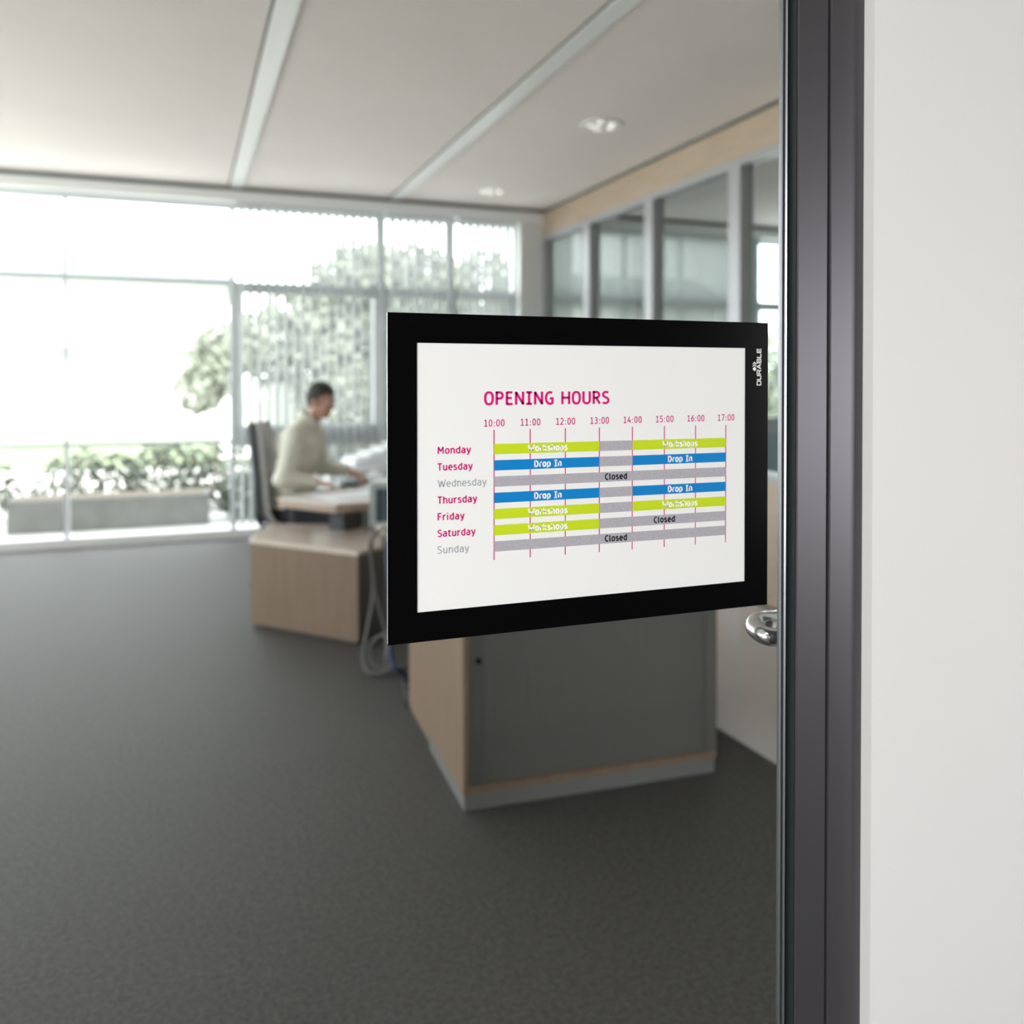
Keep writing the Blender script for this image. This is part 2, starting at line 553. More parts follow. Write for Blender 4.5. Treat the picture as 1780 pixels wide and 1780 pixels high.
# vertical blinds
slat_me = MB()
n = 5
for j in range(n):
    a0, a1 = -0.0445 + 0.089 * j / n, -0.0445 + 0.089 * (j + 1) / n
    c0, c1 = 0.004 * (1 - (a0 / 0.0445) ** 2), 0.004 * (1 - (a1 / 0.0445) ** 2)
    slat_me.quad((c0, a0, 0), (c1, a1, 0), (c1, a1, -2.9), (c0, a0, -2.9))
slat_me = slat_me.mesh('slat', M['blind'])
slat_dimmed = slat_me.copy()
slat_dimmed.materials[0] = M['blind_dimmed']
for x0, x1, lab in ((0.46, 1.80, 'white vertical blind across the wide window behind the seated man'),
                    (1.85, 2.50, 'white vertical blind in the window between the two wide mullions'),
                    (2.56, 3.18, 'white vertical blind in the narrow window by the corner pier'),
                    (3.50, 4.62, 'white vertical blind seen through the partition nearest the corner'),
                    (4.63, 5.86, 'white vertical blind seen through the partition farther right')):
    t = thing('vertical_blind', lab, 'blind', ((x0 + x1) / 2, 8.27, 3.045), 0, 'vertical blinds on the window front')
    build('head_rail', MB().box(-(x1 - x0) / 2, (x1 - x0) / 2, -0.02, 0.02, -0.035, 0), M['rail'], t)
    k = int((x1 - x0) / 0.078)
    for j in range(k):
        o = bpy.data.objects.new('slat', slat_me if x0 < 3.4 else slat_dimmed)
        link(o, t)
        o.location = (-(x1 - x0) / 2 + 0.05 + j * 0.078, 0, -0.035)
        o.rotation_euler = (0, 0, R((22 if x0 < 3.4 else 68) + random.uniform(-4, 4)))

# ------------------------------------------------------------------ glass partition
t = structure('wall_right', 'glazed office partition with beech band above and beech panels below', 'partition')
ys = [0.95, 1.85, 2.87, 3.89, 4.91, 6.05, 7.18, 8.22]
b = MB()
for a, c in zip(ys[:-1], ys[1:]):
    b.box(PX, PX + 0.1, a + 0.002, c - 0.002, 2.905, 3.135)
build('beam', b, M['beech_h'], t, label='beech band under the ceiling')
build('shadow_gap', MB().box(PX + 0.015, PX + 0.09, ys[0], ys[-1], 3.135, CZ), M['groove'], t)
build('top_rail', MB().box(PX, PX + 0.1, ys[0], ys[-1], 2.85, 2.905), M['alu_mid'], t, label='grey metal rail')
for y in ys[1:]:
    build('post', MB().box(PX - 0.005, PX + 0.10, y - 0.065, y + 0.065, 0.0, 2.85), M['alu_mid'], t, label='grey metal post')
for a, c in zip(ys[:-1], ys[1:]):
    build('glass_pane', MB().quad((PX + 0.05, a + 0.06, 0.85), (PX + 0.05, c - 0.06, 0.85), (PX + 0.05, c - 0.06, 2.85), (PX + 0.05, a + 0.06, 2.85)), M['glass_part'], t)
    build('panel', MB().box(PX, PX + 0.08, a + 0.065, c - 0.065, 0.02, 0.80), M['beech_h'], t, label='beech panel')
    build('sill_rail', MB().box(PX - 0.005, PX + 0.09, a + 0.065, c - 0.065, 0.80, 0.85), M['alu_mid'], t)

# ------------------------------------------------------------------ glass door and frame
d = structure('door_1', 'glass office door in a grey metal stile with chrome handle', 'door')
build('glass', MB().quad((-0.34, GY + 0.006, 0.08), (0.664, GY + 0.006, 0.08), (0.664, GY + 0.006, 2.16), (-0.34, GY + 0.006, 2.16)), M['glass_door'], d)
st = MB()
st.box(0.6705, 0.7138, GY - 0.012, GY + 0.013, 0.01, 2.27)
st.box(0.692, 0.7138, GY + 0.013, GY + 0.045, 0.01, 2.27)
st.box(-0.40, -0.36, GY - 0.012, GY + 0.045, 0.01, 2.27)
st.box(-0.36, 0.6705, GY - 0.012, GY + 0.045, 2.18, 2.27)
st.box(-0.36, 0.6705, GY - 0.012, GY + 0.045, 0.01, 0.07)
build('stile', st, M['metal'], d, 0.0012)
bead = MB()
prof = [(0.0, 0.002), (0.0, -0.002), (0.002, -0.0035), (0.0048, -0.0035), (0.0056, -0.001), (0.0068, -0.001), (0.008, -0.004), (0.0105, -0.0055), (0.0125, -0.005), (0.0135, -0.002), (0.0135, 0.002)]
prof = [(p[0] * 0.6, p[1]) for p in prof]
bead.extrude_profile(prof, (1, 0, 0), (0, 1, 0), (0.6588, GY + 0.006, 0.03), (0, 0, 2.2))
build('glazing_bead', bead, M['bead'], d)
build('gasket', MB().box(0.6655, 0.6704, GY + 0.004, GY + 0.013, 0.03, 2.23)
      .box(0.6690, 0.6704, GY - 0.0105, GY + 0.004, 0.03, 2.23), M['rubber'], d)
# handle on the room side: a flat horizontal loop reaching past the stile
h = MB()
hz = 1.118
cx, rr = 0.689, 0.0155
pts = [(0.735, GY + 0.084, hz + 0.006)]
for i in range(17):
    a = PI / 2 + PI * i / 16
    pts.append((cx + rr * math.cos(a) * 1.0, GY + 0.067 + rr * math.sin(a), hz + 0.006 * math.sin(a)))
pts.append((0.705, GY + 0.050, hz - 0.006))
h.tube(pts, 0.0115, 16)
h.tube([(0.70, GY + 0.0445, hz), (0.70, GY + 0.07, hz)], 0.011, 16)
build('handle', h, M['chrome'], d, label='rounded chrome door handle on the office side')
# jamb
j = MB()
j.box(0.7164, 0.7655, GY - 0.014, GY + 0.045, 0, 2.30)
j.box(-0.47, -0.4025, GY - 0.014, GY + 0.10, 0, 2.30)
j.box(-0.4025, 0.7164, GY - 0.014, GY + 0.10, 2.2725, 2.30)
struct('trim_7', j, M['metal'], 'grey metal door jamb right of the glass door', 'door frame', 0.0012)


# ================================================================== OPENING HOURS SIGN
def arc(cx_, cy_, rx, ry, a0, a1, n_=14):
    return [(cx_ + rx * math.cos(R(a0 + (a1 - a0) * i / n_)), cy_ + ry * math.sin(R(a0 + (a1 - a0) * i / n_))) for i in range(n_ + 1)]


def sup(cx_, cy_, rx, ry, e=2.6, n_=36):
    """closed squarish oval"""
    o_ = []
    for i in range(n_ + 1):
        c_, s_ = math.cos(2 * PI * i / n_), math.sin(2 * PI * i / n_)
        o_.append((cx_ + rx * math.copysign(abs(c_) ** (2 / e), c_), cy_ + ry * math.copysign(abs(s_) ** (2 / e), s_)))
    return o_


XH = 0.73
DG = {  # advance width, strokes (centre lines between 0 and 1)
    'O': (0.66, [sup(0.33, 0.5, 0.25, 0.5)]),
    'P': (0.60, [[(0.1, -.06), (0.1, 1.06)], [(0.04, 1), (0.30, 1)] + arc(0.30, 0.74, 0.20, 0.26, 90, -90) + [(0.1, 0.48)]]),
    'E': (0.54, [[(0.1, -.06), (0.1, 1.06)], [(0.1, 1), (0.48, 1)], [(0.1, 0.52), (0.43, 0.52)], [(0.1, 0), (0.49, 0)]]),
    'N': (0.68, [[(0.1, -.06), (0.1, 1.06)], [(0.58, -.06), (0.58, 1.06)], [(0.1, 1.0), (0.58, 0.0)]]),
    'I': (0.46, [[(0.23, 0), (0.23, 1)], [(0.03, 1), (0.43, 1)], [(0.03, 0), (0.43, 0)]]),
    'G': (0.64, [[(0.53, 0.94), (0.40, 1.0)] + arc(0.36, 0.5, 0.27, 0.5, 90, 270) + [(0.45, 0.0), (0.55, 0.06), (0.55, 0.46), (0.36, 0.46)]]),
    'H': (0.68, [[(0.1, -.06), (0.1, 1.06)], [(0.58, -.06), (0.58, 1.06)], [(0.1, 0.51), (0.58, 0.51)]]),
    'U': (0.66, [[(0.1, 1.06), (0.1, 0.25)] + arc(0.33, 0.25, 0.23, 0.25, 180, 360) + [(0.56, 1.06)]]),
    'R': (0.62, [[(0.1, -.06), (0.1, 1.06)], [(0.04, 1), (0.30, 1)] + arc(0.30, 0.75, 0.20, 0.25, 90, -90) + [(0.1, 0.5)], [(0.29, 0.5), (0.55, -.05)]]),
    'S': (0.56, [[(0.47, 0.93), (0.36, 1.0)] + arc(0.28, 0.76, 0.19, 0.24, 90, 210) + [(0.25, 0.55), (0.36, 0.47)] + arc(0.27, 0.25, 0.21, 0.25, 40, -90) + [(0.15, 0.01), (0.06, 0.06)]]),
    'M': (0.80, [[(0.1, -.06), (0.13, 1.04)], [(0.70, -.06), (0.67, 1.04)], [(0.13, 1.0), (0.40, 0.30)], [(0.67, 1.0), (0.40, 0.30)]]),
    'T': (0.56, [[(0.28, -.06), (0.28, 1)], [(0.01, 1), (0.55, 1)]]),
    'W': (0.94, [[(0.04, 1.06), (0.25, -.02)], [(0.25, -.02), (0.47, 0.85)], [(0.47, 0.85), (0.69, -.02)], [(0.69, -.02), (0.90, 1.06)]]),
    'F': (0.52, [[(0.1, -.06), (0.1, 1.06)], [(0.1, 1), (0.49, 1)], [(0.1, 0.52), (0.43, 0.52)]]),
    'D': (0.66, [[(0.1, -.06), (0.1, 1.06)], [(0.04, 1), (0.27, 1)] + arc(0.27, 0.5, 0.29, 0.5, 90, -90) + [(0.04, 0)]]),
    'C': (0.56, [[(0.51, 0.94), (0.40, 1.0)] + arc(0.36, 0.5, 0.27, 0.5, 90, 270) + [(0.42, 0.0), (0.53, 0.05)]]),
    '0': (0.62, [sup(0.31, 0.5, 0.21, 0.5, 2.3)]),
    '1': (0.62, [[(0.33, 0), (0.33, 1.05)], [(0.12, 0.86), (0.33, 1.0)], [(0.08, 0), (0.56, 0)]]),
    '2': (0.62, [[(0.1, 0.9)] + arc(0.29, 0.74, 0.2, 0.26, 130, -20) + [(0.40, 0.48), (0.1, 0.0), (0.54, 0.0)]]),
    '3': (0.62, [[(0.1, 0.94)] + arc(0.28, 0.76, 0.2, 0.24, 115, -80) + [(0.22, 0.53)], [(0.22, 0.53)] + arc(0.28, 0.26, 0.23, 0.27, 85, -110) + [(0.07, 0.06)]]),
    '4': (0.62, [[(0.43, -.06), (0.43, 0.62)], [(0.33, 1.06), (0.08, 0.27), (0.58, 0.27)]]),
    '5': (0.62, [[(0.50, 1.0), (0.16, 1.0), (0.14, 0.58)], [(0.14, 0.57)] + arc(0.28, 0.29, 0.23, 0.30, 95, -110) + [(0.07, 0.05)]]),
    '6': (0.62, [[(0.46, 1.02), (0.25, 0.8), (0.13, 0.5)] + arc(0.32, 0.29, 0.21, 0.29, 180, 540, 26)]),
    '7': (0.62, [[(0.07, 1.0), (0.53, 1.0), (0.24, -.06)]]),
    ':': (0.36, [[(0.18, -.06), (0.18, 0.12)], [(0.18, 0.5), (0.18, 0.68)]]),
    'o': (0.56, [sup(0.28, XH / 2, 0.20, XH / 2, 2.3)]),
    'n': (0.56, [[(0.1, -.06), (0.1, XH + .05)], [(0.1, 0.55)] + arc(0.28, XH - 0.21, 0.19, 0.21, 150, 0) + [(0.47, -.06)]]),
    'd': (0.57, [[(0.47, -.06), (0.47, 1.06)], [(0.47, 0.70), (0.38, XH)] + arc(0.30, XH / 2, 0.21, XH / 2, 90, 270) + [(0.38, 0.01), (0.47, 0.10)]]),
    'a': (0.54, [[(0.10, XH - 0.06), (0.20, XH)] + arc(0.25, XH - 0.19, 0.19, 0.19, 90, 0) + [(0.44, -.06)], [(0.44, 0.44), (0.30, 0.43)] + arc(0.24, 0.22, 0.17, 0.215, 100, 270) + [(0.32, 0.01), (0.44, 0.12)]]),
    'y': (0.53, [[(0.04, XH + .05), (0.28, 0.02)], [(0.49, XH + .05), (0.27, -.12), (0.20, -.24), (0.07, -.27)]]),
    'u': (0.56, [[(0.1, XH + .05), (0.1, 0.2)] + arc(0.27, 0.2, 0.17, 0.2, 180, 320) + [(0.46, 0.16)], [(0.46, XH + .05), (0.46, -.06)]]),
    'e': (0.54, [[(0.09, 0.37), (0.47, 0.37)] + arc(0.28, 0.40, 0.19, XH - 0.40, 0, 120) + arc(0.30, XH / 2, 0.22, XH / 2, 150, 275) + [(0.38, 0.01), (0.46, 0.06)]]),
    's': (0.47, [[(0.39, XH - .06), (0.30, XH)] + arc(0.24, XH - 0.18, 0.16, 0.18, 90, 215) + [(0.22, 0.40), (0.31, 0.35)] + arc(0.23, 0.18, 0.18, 0.18, 35, -90) + [(0.14, 0.01), (0.05, 0.05)]]),
    'h': (0.56, [[(0.1, -.06), (0.1, 1.06)], [(0.1, 0.55)] + arc(0.28, XH - 0.21, 0.19, 0.21, 150, 0) + [(0.47, -.06)]]),
    'r': (0.40, [[(0.1, -.06), (0.1, XH + .05)], [(0.1, 0.52), (0.2, XH - .04), (0.29, XH), (0.38, XH - 0.01)]]),
    'i': (0.26, [[(0.13, -.06), (0.13, XH + .05)], [(0.13, 0.93), (0.13, 1.08)]]),
    't': (0.40, [[(0.15, 0.96), (0.15, 0.18)] + arc(0.29, 0.15, 0.14, 0.15, 180, 290) + [(0.38, 0.03)], [(0.02, XH), (0.37, XH)]]),
    'k': (0.54, [[(0.1, -.06), (0.1, 1.06)], [(0.46, XH + .05), (0.12, 0.36)], [(0.2, 0.42), (0.50, -.05)]]),
    'p': (0.57, [[(0.1, -.28), (0.1, XH + .05)], [(0.1, 0.62), (0.19, XH)] + arc(0.27, XH / 2, 0.21, XH / 2, 90, -90) + [(0.19, 0.0), (0.1, 0.05)]]),
    'l': (0.29, [[(0.11, 1.06), (0.11, 0.14), (0.16, 0.03), (0.26, 0.01)]]),
    ' ': (0.34, []),
    # wide squared capitals for the lettering on the frame
    'wD': (1.0, [[(0.08, 0), (0.08, 1), (0.78, 1), (0.90, 0.86), (0.90, 0.14), (0.78, 0), (0.02, 0)]]),
    'wU': (1.0, [[(0.08, 1.06), (0.08, 0.14), (0.20, 0), (0.78, 0), (0.90, 0.14), (0.90, 1.06)]]),
    'wR': (1.0, [[(0.08, -.06), (0.08, 1), (0.78, 1), (0.88, 0.88), (0.88, 0.56), (0.78, 0.44), (0.08, 0.44)], [(0.5, 0.44), (0.92, -.06)]]),
    'wA': (1.05, [[(0.03, -.06), (0.5, 1.02)], [(0.5, 1.02), (1.0, -.06)], [(0.2, 0.28), (0.82, 0.28)]]),
    'wB': (1.0, [[(0.08, -.06), (0.08, 1), (0.76, 1), (0.84, 0.9), (0.84, 0.62), (0.76, 0.52), (0.08, 0.52)], [(0.7, 0.52), (0.82, 0.5), (0.9, 0.4), (0.9, 0.12), (0.78, 0), (0.02, 0)]]),
    'wL': (0.9, [[(0.08, 1.06), (0.08, 0), (0.86, 0)]]),
    'wE': (0.95, [[(0.86, 1), (0.08, 1), (0.08, 0), (0.88, 0)], [(0.08, 0.52), (0.8, 0.52)]]),
}


def stroke(pts, hw):
    """ribbon quads of half width hw along a centre line, mitred"""
    pts = [Vector((p[0], p[1])) for p in pts]
    q = [pts[0]]
    for p in pts[1:]:
        if (p - q[-1]).length > 1e-4:
            q.append(p)
    closed = len(q) > 3 and (q[0] - q[-1]).length < 1e-3
    if closed:
        q = q[:-1]
    n_ = len(q)
    L, R_ = [], []
    for i in range(n_):
        a = q[i - 1] if (i > 0 or closed) else None
        c = q[(i + 1) % n_] if (i < n_ - 1 or closed) else None
        d0 = (q[i] - a).normalized() if a is not None else (c - q[i]).normalized()
        d1 = (c - q[i]).normalized() if c is not None else d0
        n0, n1 = Vector((-d0.y, d0.x)), Vector((-d1.y, d1.x))
        m_ = n0 + n1
        m_ = m_.normalized() if m_.length > 1e-4 else n0
        k = min(1 / max(m_.dot(n0), 0.3), 2.2)
        L.append(q[i] + m_ * hw * k)
        R_.append(q[i] - m_ * hw * k)
    out = []
    for i in range(n_ if closed else n_ - 1):
        j = (i + 1) % n_
        out.append((R_[i], R_[j], L[j], L[i]))
    return out


def add_text(mb, body, x, base, width, cap, y, weight=0.085, align='l', rot=False, wide=False):
    """print letters on the sheet: x, baseline, total width and cap height in mm, y = depth in mm"""
    quads, adv = [], 0.0
    hw = weight
    for c in body:
        a_, strokes = DG['w' + c if wide else c]
        for st_ in strokes:
            fitted = [(p[0] + adv, hw + p[1] * (1 - 2 * hw)) for p in st_]
            quads += stroke(fitted, hw)
        adv += a_ + (0.14 if wide else 0.07 + hw * 0.25)
    x0 = min(v.x for q in quads for v in q)
    x1 = max(v.x for q in quads for v in q)
    sx = width / (x1 - x0)
    for q in quads:
        k = len(mb.v)
        for v in q:
            a = (v.x - x0) * sx - (width / 2 if align == 'c' else 0)
            bb = v.y * cap
            px, pz = (x - bb, base - a) if rot else (x + a, base - bb)
            mb.v.append(((px - 223) / 1000, y / 1000, (325 - pz) / 1000))
        mb.face([k, k + 1, k + 2, k + 3])


def rect(mb, x0, x1, y0, y1, y):
    a = lambda px, pz: ((px - 223) / 1000, y / 1000, (325 - pz) / 1000)
    mb.quad(a(x0, y1), a(x1, y1), a(x1, y0), a(x0, y0))


def border(mb, o, i, y0, y1):
    """rectangular ring, o/i = (x0,x1,z0,z1) in mm from the top left"""
    for (x0, x1, z0, z1) in ((o[0], o[1], o[2], i[2]), (o[0], o[1], i[3], o[3]), (o[0], i[0], i[2], i[3]), (i[1], o[1], i[2], i[3])):
        mb.box((x0 - 223) / 1000, (x1 - 223) / 1000, y0 / 1000, y1 / 1000, (325 - z1) / 1000, (325 - z0) / 1000)


sg = thing('sign_frame', 'black framed opening hours timetable stuck on the glass door', 'sign', (0.1876 + 0.223, 0.8385, 1.4975 - 0.325))
f = MB()
border(f, (0, 446, 0, 326), (29.5, 415.2, 29.4, 296.6), 0, 1.4)
build('front_frame', f, M['black'], sg, label='flat black frame')
f = MB()
border(f, (0.3, 445.7, 0.3, 325.7), (27, 418, 27, 299), 1.4, 4.6)
build('back_rim', f, M['edge_white'], sg, label='pale rim behind the black frame')
sh = MB()
rect(sh, 27, 418, 27, 299, 1.0)
sheet = build('printed_sheet', sh, M['paper'], sg, label='white sheet with printed opening hours')

f = MB()
add_text(f, 'OPENING HOURS', 99.6, 92.0, 142.4, 14.4, 0.7, 0.085)
build('heading', f, M['magenta'], sheet, label='magenta heading OPENING HOURS')
hx = [110.4 + 39.85 * i for i in range(8)]
for i, x in enumerate(hx):
    f = MB()
    add_text(f, f'{10 + i}:00', x + 0.4, 113.6 - 0.22 * i, 22.0, 7.3, 0.7, 0.068, 'c')
    build('hour_number', f, M['magenta'], sheet, label=f'magenta hour {10 + i}:00')
    f = MB()
    rect(f, x - 0.55, x + 0.55, 116.8, 250.3, 0.75)
    build('hour_line', f, M['magenta'], sheet, label=f'thin magenta line under {10 + i}:00')
tops = [131.5 + 16.62 * i for i in range(7)]
mid1, mid2, midc = (hx[0] + hx[3]) / 2, (hx[4] + hx[7]) / 2, (hx[3] + hx[4]) / 2
bars = [[(0, 3, 'green', 'Workshops'), (3, 4, 'grey', ''), (4, 7, 'green', 'Workshops')],
        [(0, 3, 'blue', 'Drop In'), (3, 4, 'grey', ''), (4, 7, 'blue', 'Drop In')],
        [(0, 7, 'grey', 'Closed')],
        [(0, 3, 'blue', 'Drop In'), (3, 4, 'grey', ''), (4, 7, 'blue', 'Drop In')],
        [(0, 3, 'green', 'Workshops'), (3, 4, 'grey', ''), (4, 7, 'green', 'Workshops')],
        [(0, 3, 'green', 'Workshops'), (3, 7, 'grey', 'Closed')],
        [(0, 7, 'grey', 'Closed')]]
dn = ['Monday', 'Tuesday', 'Wednesday', 'Thursday', 'Friday', 'Saturday', 'Sunday']
dw = [35.2, 37, 51.8, 41.8, 28.4, 40, 33.2]
ww = {'Workshops': 45.2, 'Drop In': 31.2, 'Closed': 27.0}
for r_, row in enumerate(bars):
    for (a, c, col, word) in row:
        f = MB()
        rect(f, hx[a] + (0.0 if a == 0 else 0.25), hx[c], tops[r_], tops[r_] + 10.5, 0.65)
        build('schedule_bar', f, M[col], sheet, label=f'{col} bar in the {dn[r_]} row')
        if word:
            f = MB()
            cxw = (hx[a] + hx[c]) / 2
            add_text(f, word, cxw, tops[r_] + 8.7, ww[word], 7.3, 0.55, 0.1, 'c')
            build('bar_word', f, M['ink' if word == 'Closed' else 'printwhite'], sheet, label=f'word {word} in the {dn[r_]} row')
    f = MB()
    lite = r_ in (2, 6)
    add_text(f, dn[r_], 50.6, tops[r_] + 8.6, dw[r_], 7.6, 0.7, 0.066 if lite else 0.082)
    build('day_name', f, M['greytext' if lite else 'magenta'], sheet, label=f"{'grey' if lite else 'magenta'} day name {dn[r_]}")
# lettering on the frame, reading upwards, with a diamond and two chevrons beside it
f = MB()
add_text(f, 'DURABLE', 436.6, 72.2, 42.3, 6.2, -0.1, 0.10, 'l', True, True)


def poly(mb, pts, y):
    k = len(mb.v)
    mb.v += [((p[0] - 223) / 1000, y / 1000, (325 - p[1]) / 1000) for p in pts]
    mb.face([k + i for i in range(len(pts))])


cx0 = 427.4
poly(f, [(cx0 - 2.7, 53.2), (cx0, 55.9), (cx0 + 2.7, 53.2), (cx0, 50.5)], -0.1)
for e in (0, -2.7):
    poly(f, [(cx0 - 2.7, 51.0 + e), (cx0 - 2.7, 50.0 + e), (cx0, 47.5 + e), (cx0, 49.0 + e)], -0.1)
    poly(f, [(cx0 + 2.7, 51.0 + e), (cx0, 49.0 + e), (cx0, 47.5 + e), (cx0 + 2.7, 50.0 + e)], -0.1)
build('logo', f, M['printwhite'], sg, label='white upward lettering with diamond and chevron mark')

# ================================================================== DOWNLIGHTS
for i, (x, y) in enumerate(((2.675, 5.337), (2.66, 7.54))):
    if i == 0:
        t = thing('ceiling_downlight', 'round recessed ceiling downlight nearer the viewer, above the partition side', 'ceiling light', (x, y, CZ), 0, 'recessed downlights')
        build('trim_ring', MB().lathe([(0.14, 0.0), (0.142, -0.006), (0.125, -0.010), (0.118, -0.004), (0.118, 0.0)], seg=40), M['strip'], t)
        build('reflector', MB().lathe([(0.118, -0.003), (0.10, -0.006), (0.0, -0.0045)], seg=40), M['reflector'], t)
        for q in range(5):
            a = 2 * PI * q / 5 + 0.3
            lm = MB().lathe([(0.0, -0.018), (0.018, -0.016), (0.026, -0.010), (0.028, -0.004)], (0.078 * math.cos(a), 0.078 * math.sin(a), 0), 16)
            build('lamp', lm, M['lamp'], t)
        first = t
    else:
        t = copy_tree(first)
        t['label'] = 'round recessed ceiling downlight farther away, close to the window front'
        t.location = (x, y, CZ)

# ================================================================== FURNITURE
# near cabinets, back to back
RZ = R(-2.6)
cb = thing('tambour_cabinet', 'near grey fronted roller shutter cabinet with beech sides on grey plinth', 'cabinet', (0.867, 2.745, 0), RZ)
W, D, H = 0.955, 0.53, 1.10
build('plinth', MB().box(0.004, W - 0.004, 0.006, D, 0, 0.058), M['plinth'], cb, 0.002)
build('bottom_panel', MB().box(0.0, W, 0.0, D, 0.058, 0.08), M['beech'], cb, label='beech bottom edge')
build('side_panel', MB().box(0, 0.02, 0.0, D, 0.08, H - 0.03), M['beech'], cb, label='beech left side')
build('side_panel', MB().box(W - 0.045, W, 0.0, D, 0.08, H - 0.03), M['shutter'], cb, label='grey right side')
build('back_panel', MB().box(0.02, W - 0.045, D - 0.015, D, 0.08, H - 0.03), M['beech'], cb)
build('cabinet_top', MB().box(-0.002, W + 0.002, -0.004, D, H - 0.03, H), M['beech_top_lit'], cb, 0.002, label='beech top lightened for window light')
s = MB()
x = 0.07
while x < W - 0.05:
    x2 = min(x + 0.0405, W - 0.046)
    s.box(x, x2 - 0.0008, 0.012, 0.022, 0.082, H - 0.032)
    x += 0.0405
build('roller_shutter', s, M['shutter'], cb, label='grey vertical slat shutter')
rl = build('shutter_rail', MB().box(0.022, 0.069, 0.006, 0.024, 0.081, H - 0.031), M['shutter_dark'], cb, 0.002, label='dark grey grip rail')
build('lock', MB().tube([(0.052, 0.007, 0.50), (0.052, -0.006, 0.50)], 0.009, 14), M['black'], rl, label='small dark lock')

c2 = thing('back_cabinet', 'beech cabinet standing back to back behind the grey fronted one', 'cabinet', (0.894, 3.279, 0), RZ)
D2 = 0.385
build('plinth', MB().box(0.012, W - 0.01, 0, D2 - 0.01, 0, 0.03), M['shutter_dark'], c2)
build('side_panel', MB().box(0, 0.02, 0.002, D2, 0.03, H - 0.03), M['beech'], c2)
build('side_panel', MB().box(W - 0.02, W, 0.002, D2, 0.03, H - 0.03), M['beech'], c2)
build('back_panel', MB().box(0.02, W - 0.02, 0.002, 0.017, 0.03, H - 0.03), M['beech'], c2)
build('door', MB().box(0.02, W / 2 - 0.001, D2 - 0.02, D2, 0.03, H - 0.03), M['shutter'], c2)
build('door', MB().box(W / 2 + 0.001, W - 0.02, D2 - 0.02, D2, 0.03, H - 0.03), M['shutter'], c2)
build('cabinet_top', MB().box(0, W, 0.002, D2, H - 0.03, H), M['beech_top_lit'], c2)

# low cabinet under the man's desk
lc = thing('low_cabinet', 'low beech cabinet with top lightened for window light, partly under the desk', 'cabinet', (0.365, 5.30, 0))
A = (0, 0)
B = (0.52, -0.61)
Cc = (0.86, -0.32)
Dd = (0.80, 0.02)
E_ = (0.50, 0.40)
F_ = (0.17, 0.535)


def inset(p, q, a, b_):
    """point a along p->q from p, b_ inwards (left of p->q)"""
    p, q = Vector(p), Vector(q)
    t_ = (q - p).normalized()
    n_ = Vector((-t_.y, t_.x))
    r_ = p + t_ * a + n_ * b_
    return (r_.x, r_.y)


poly6 = [A, B, Cc, Dd, E_, F_]
cen = Vector((0.45, 0.02))
inn = [tuple(cen + (Vector(p) - cen) * 0.96) for p in poly6]
build('base', MB().prism([tuple(cen + (Vector(p) - cen) * 0.93) for p in poly6], 0, 0.025), M['shutter_dark'], lc)
build('carcass', MB().prism(inn, 0.025, 0.485), M['shutter_dark'], lc, label='dark grey carcass')
p_, q_ = Vector(A), Vector(B)
t_ = (q_ - p_).normalized()
n_ = Vector((-t_.y, t_.x))
fp = [p_ + t_ * 0.012, q_ - t_ * 0.0, q_ + n_ * 0.022, p_ + t_ * 0.012 + n_ * 0.022]
build('front_panel', MB().prism([tuple(v) for v in fp], 0.02, 0.485), M['beech'], lc, label='beech front panel')
build('cabinet_top', MB().prism(poly6, 0.485, 0.51), M['beech_top_lit'], lc, 0.002, label='glossy beech top, window reflection in its colour')

# man's desk
dk = thing('desk', 'pale angled desk with beech edge in front of the seated man', 'desk', (0.543, 5.456, 0))
Pd = [(0.0, 0.0), (0.24, -0.325), (0.29, -0.375), (0.36, -0.37), (0.62, -0.32), (1.60, 0.48), (1.10, 1.12), (0.05, 0.055)]
# round the left corner
Pd = [(0.012, -0.016)] + Pd[1:-1] + [(0.06, 0.075), (0.015, 0.02), (0.003, 0.0)]
build('desk_top', MB().prism(Pd, 0.685, 0.72), M['desk_top'], dk, 0.004)
cen = Vector((0.75, 0.25))
Pe = [tuple(cen + (Vector(p) - cen) * 1.002) for p in Pd]
build('edge_band', MB().prism(Pe, 0.668, 0.712), M['beech_edge'], dk, label='brown beech edge band')
for (lx, ly) in ((0.55, 0.05), (1.10, 0.75), (1.25, 0.40)):
    build('leg', MB().tube([(lx, ly, 0.0), (lx, ly, 0.668)], 0.03, 16), M['bezel'], dk)

# second desk mostly behind the sign
d2 = thing('desk', 'beech desk behind the near cabinets with cables hanging off its end', 'desk', (0.955, 3.78, 0))
build('desk_top', MB().box(0, 1.6, 0, 0.78, 0.65, 0.68), M['beech_top_lit'], d2, 0.003)
build('end_panel', MB().box(0.30, 0.325, 0.08, 0.70, 0.0, 0.65), M['shutter'], d2)
build('end_panel', MB().box(1.5, 1.525, 0.08, 0.70, 0.0, 0.65), M['shutter'], d2)
build('modesty_panel', MB().box(0.325, 1.5, 0.36, 0.38, 0.25, 0.65), M['shutter_dark'], d2)


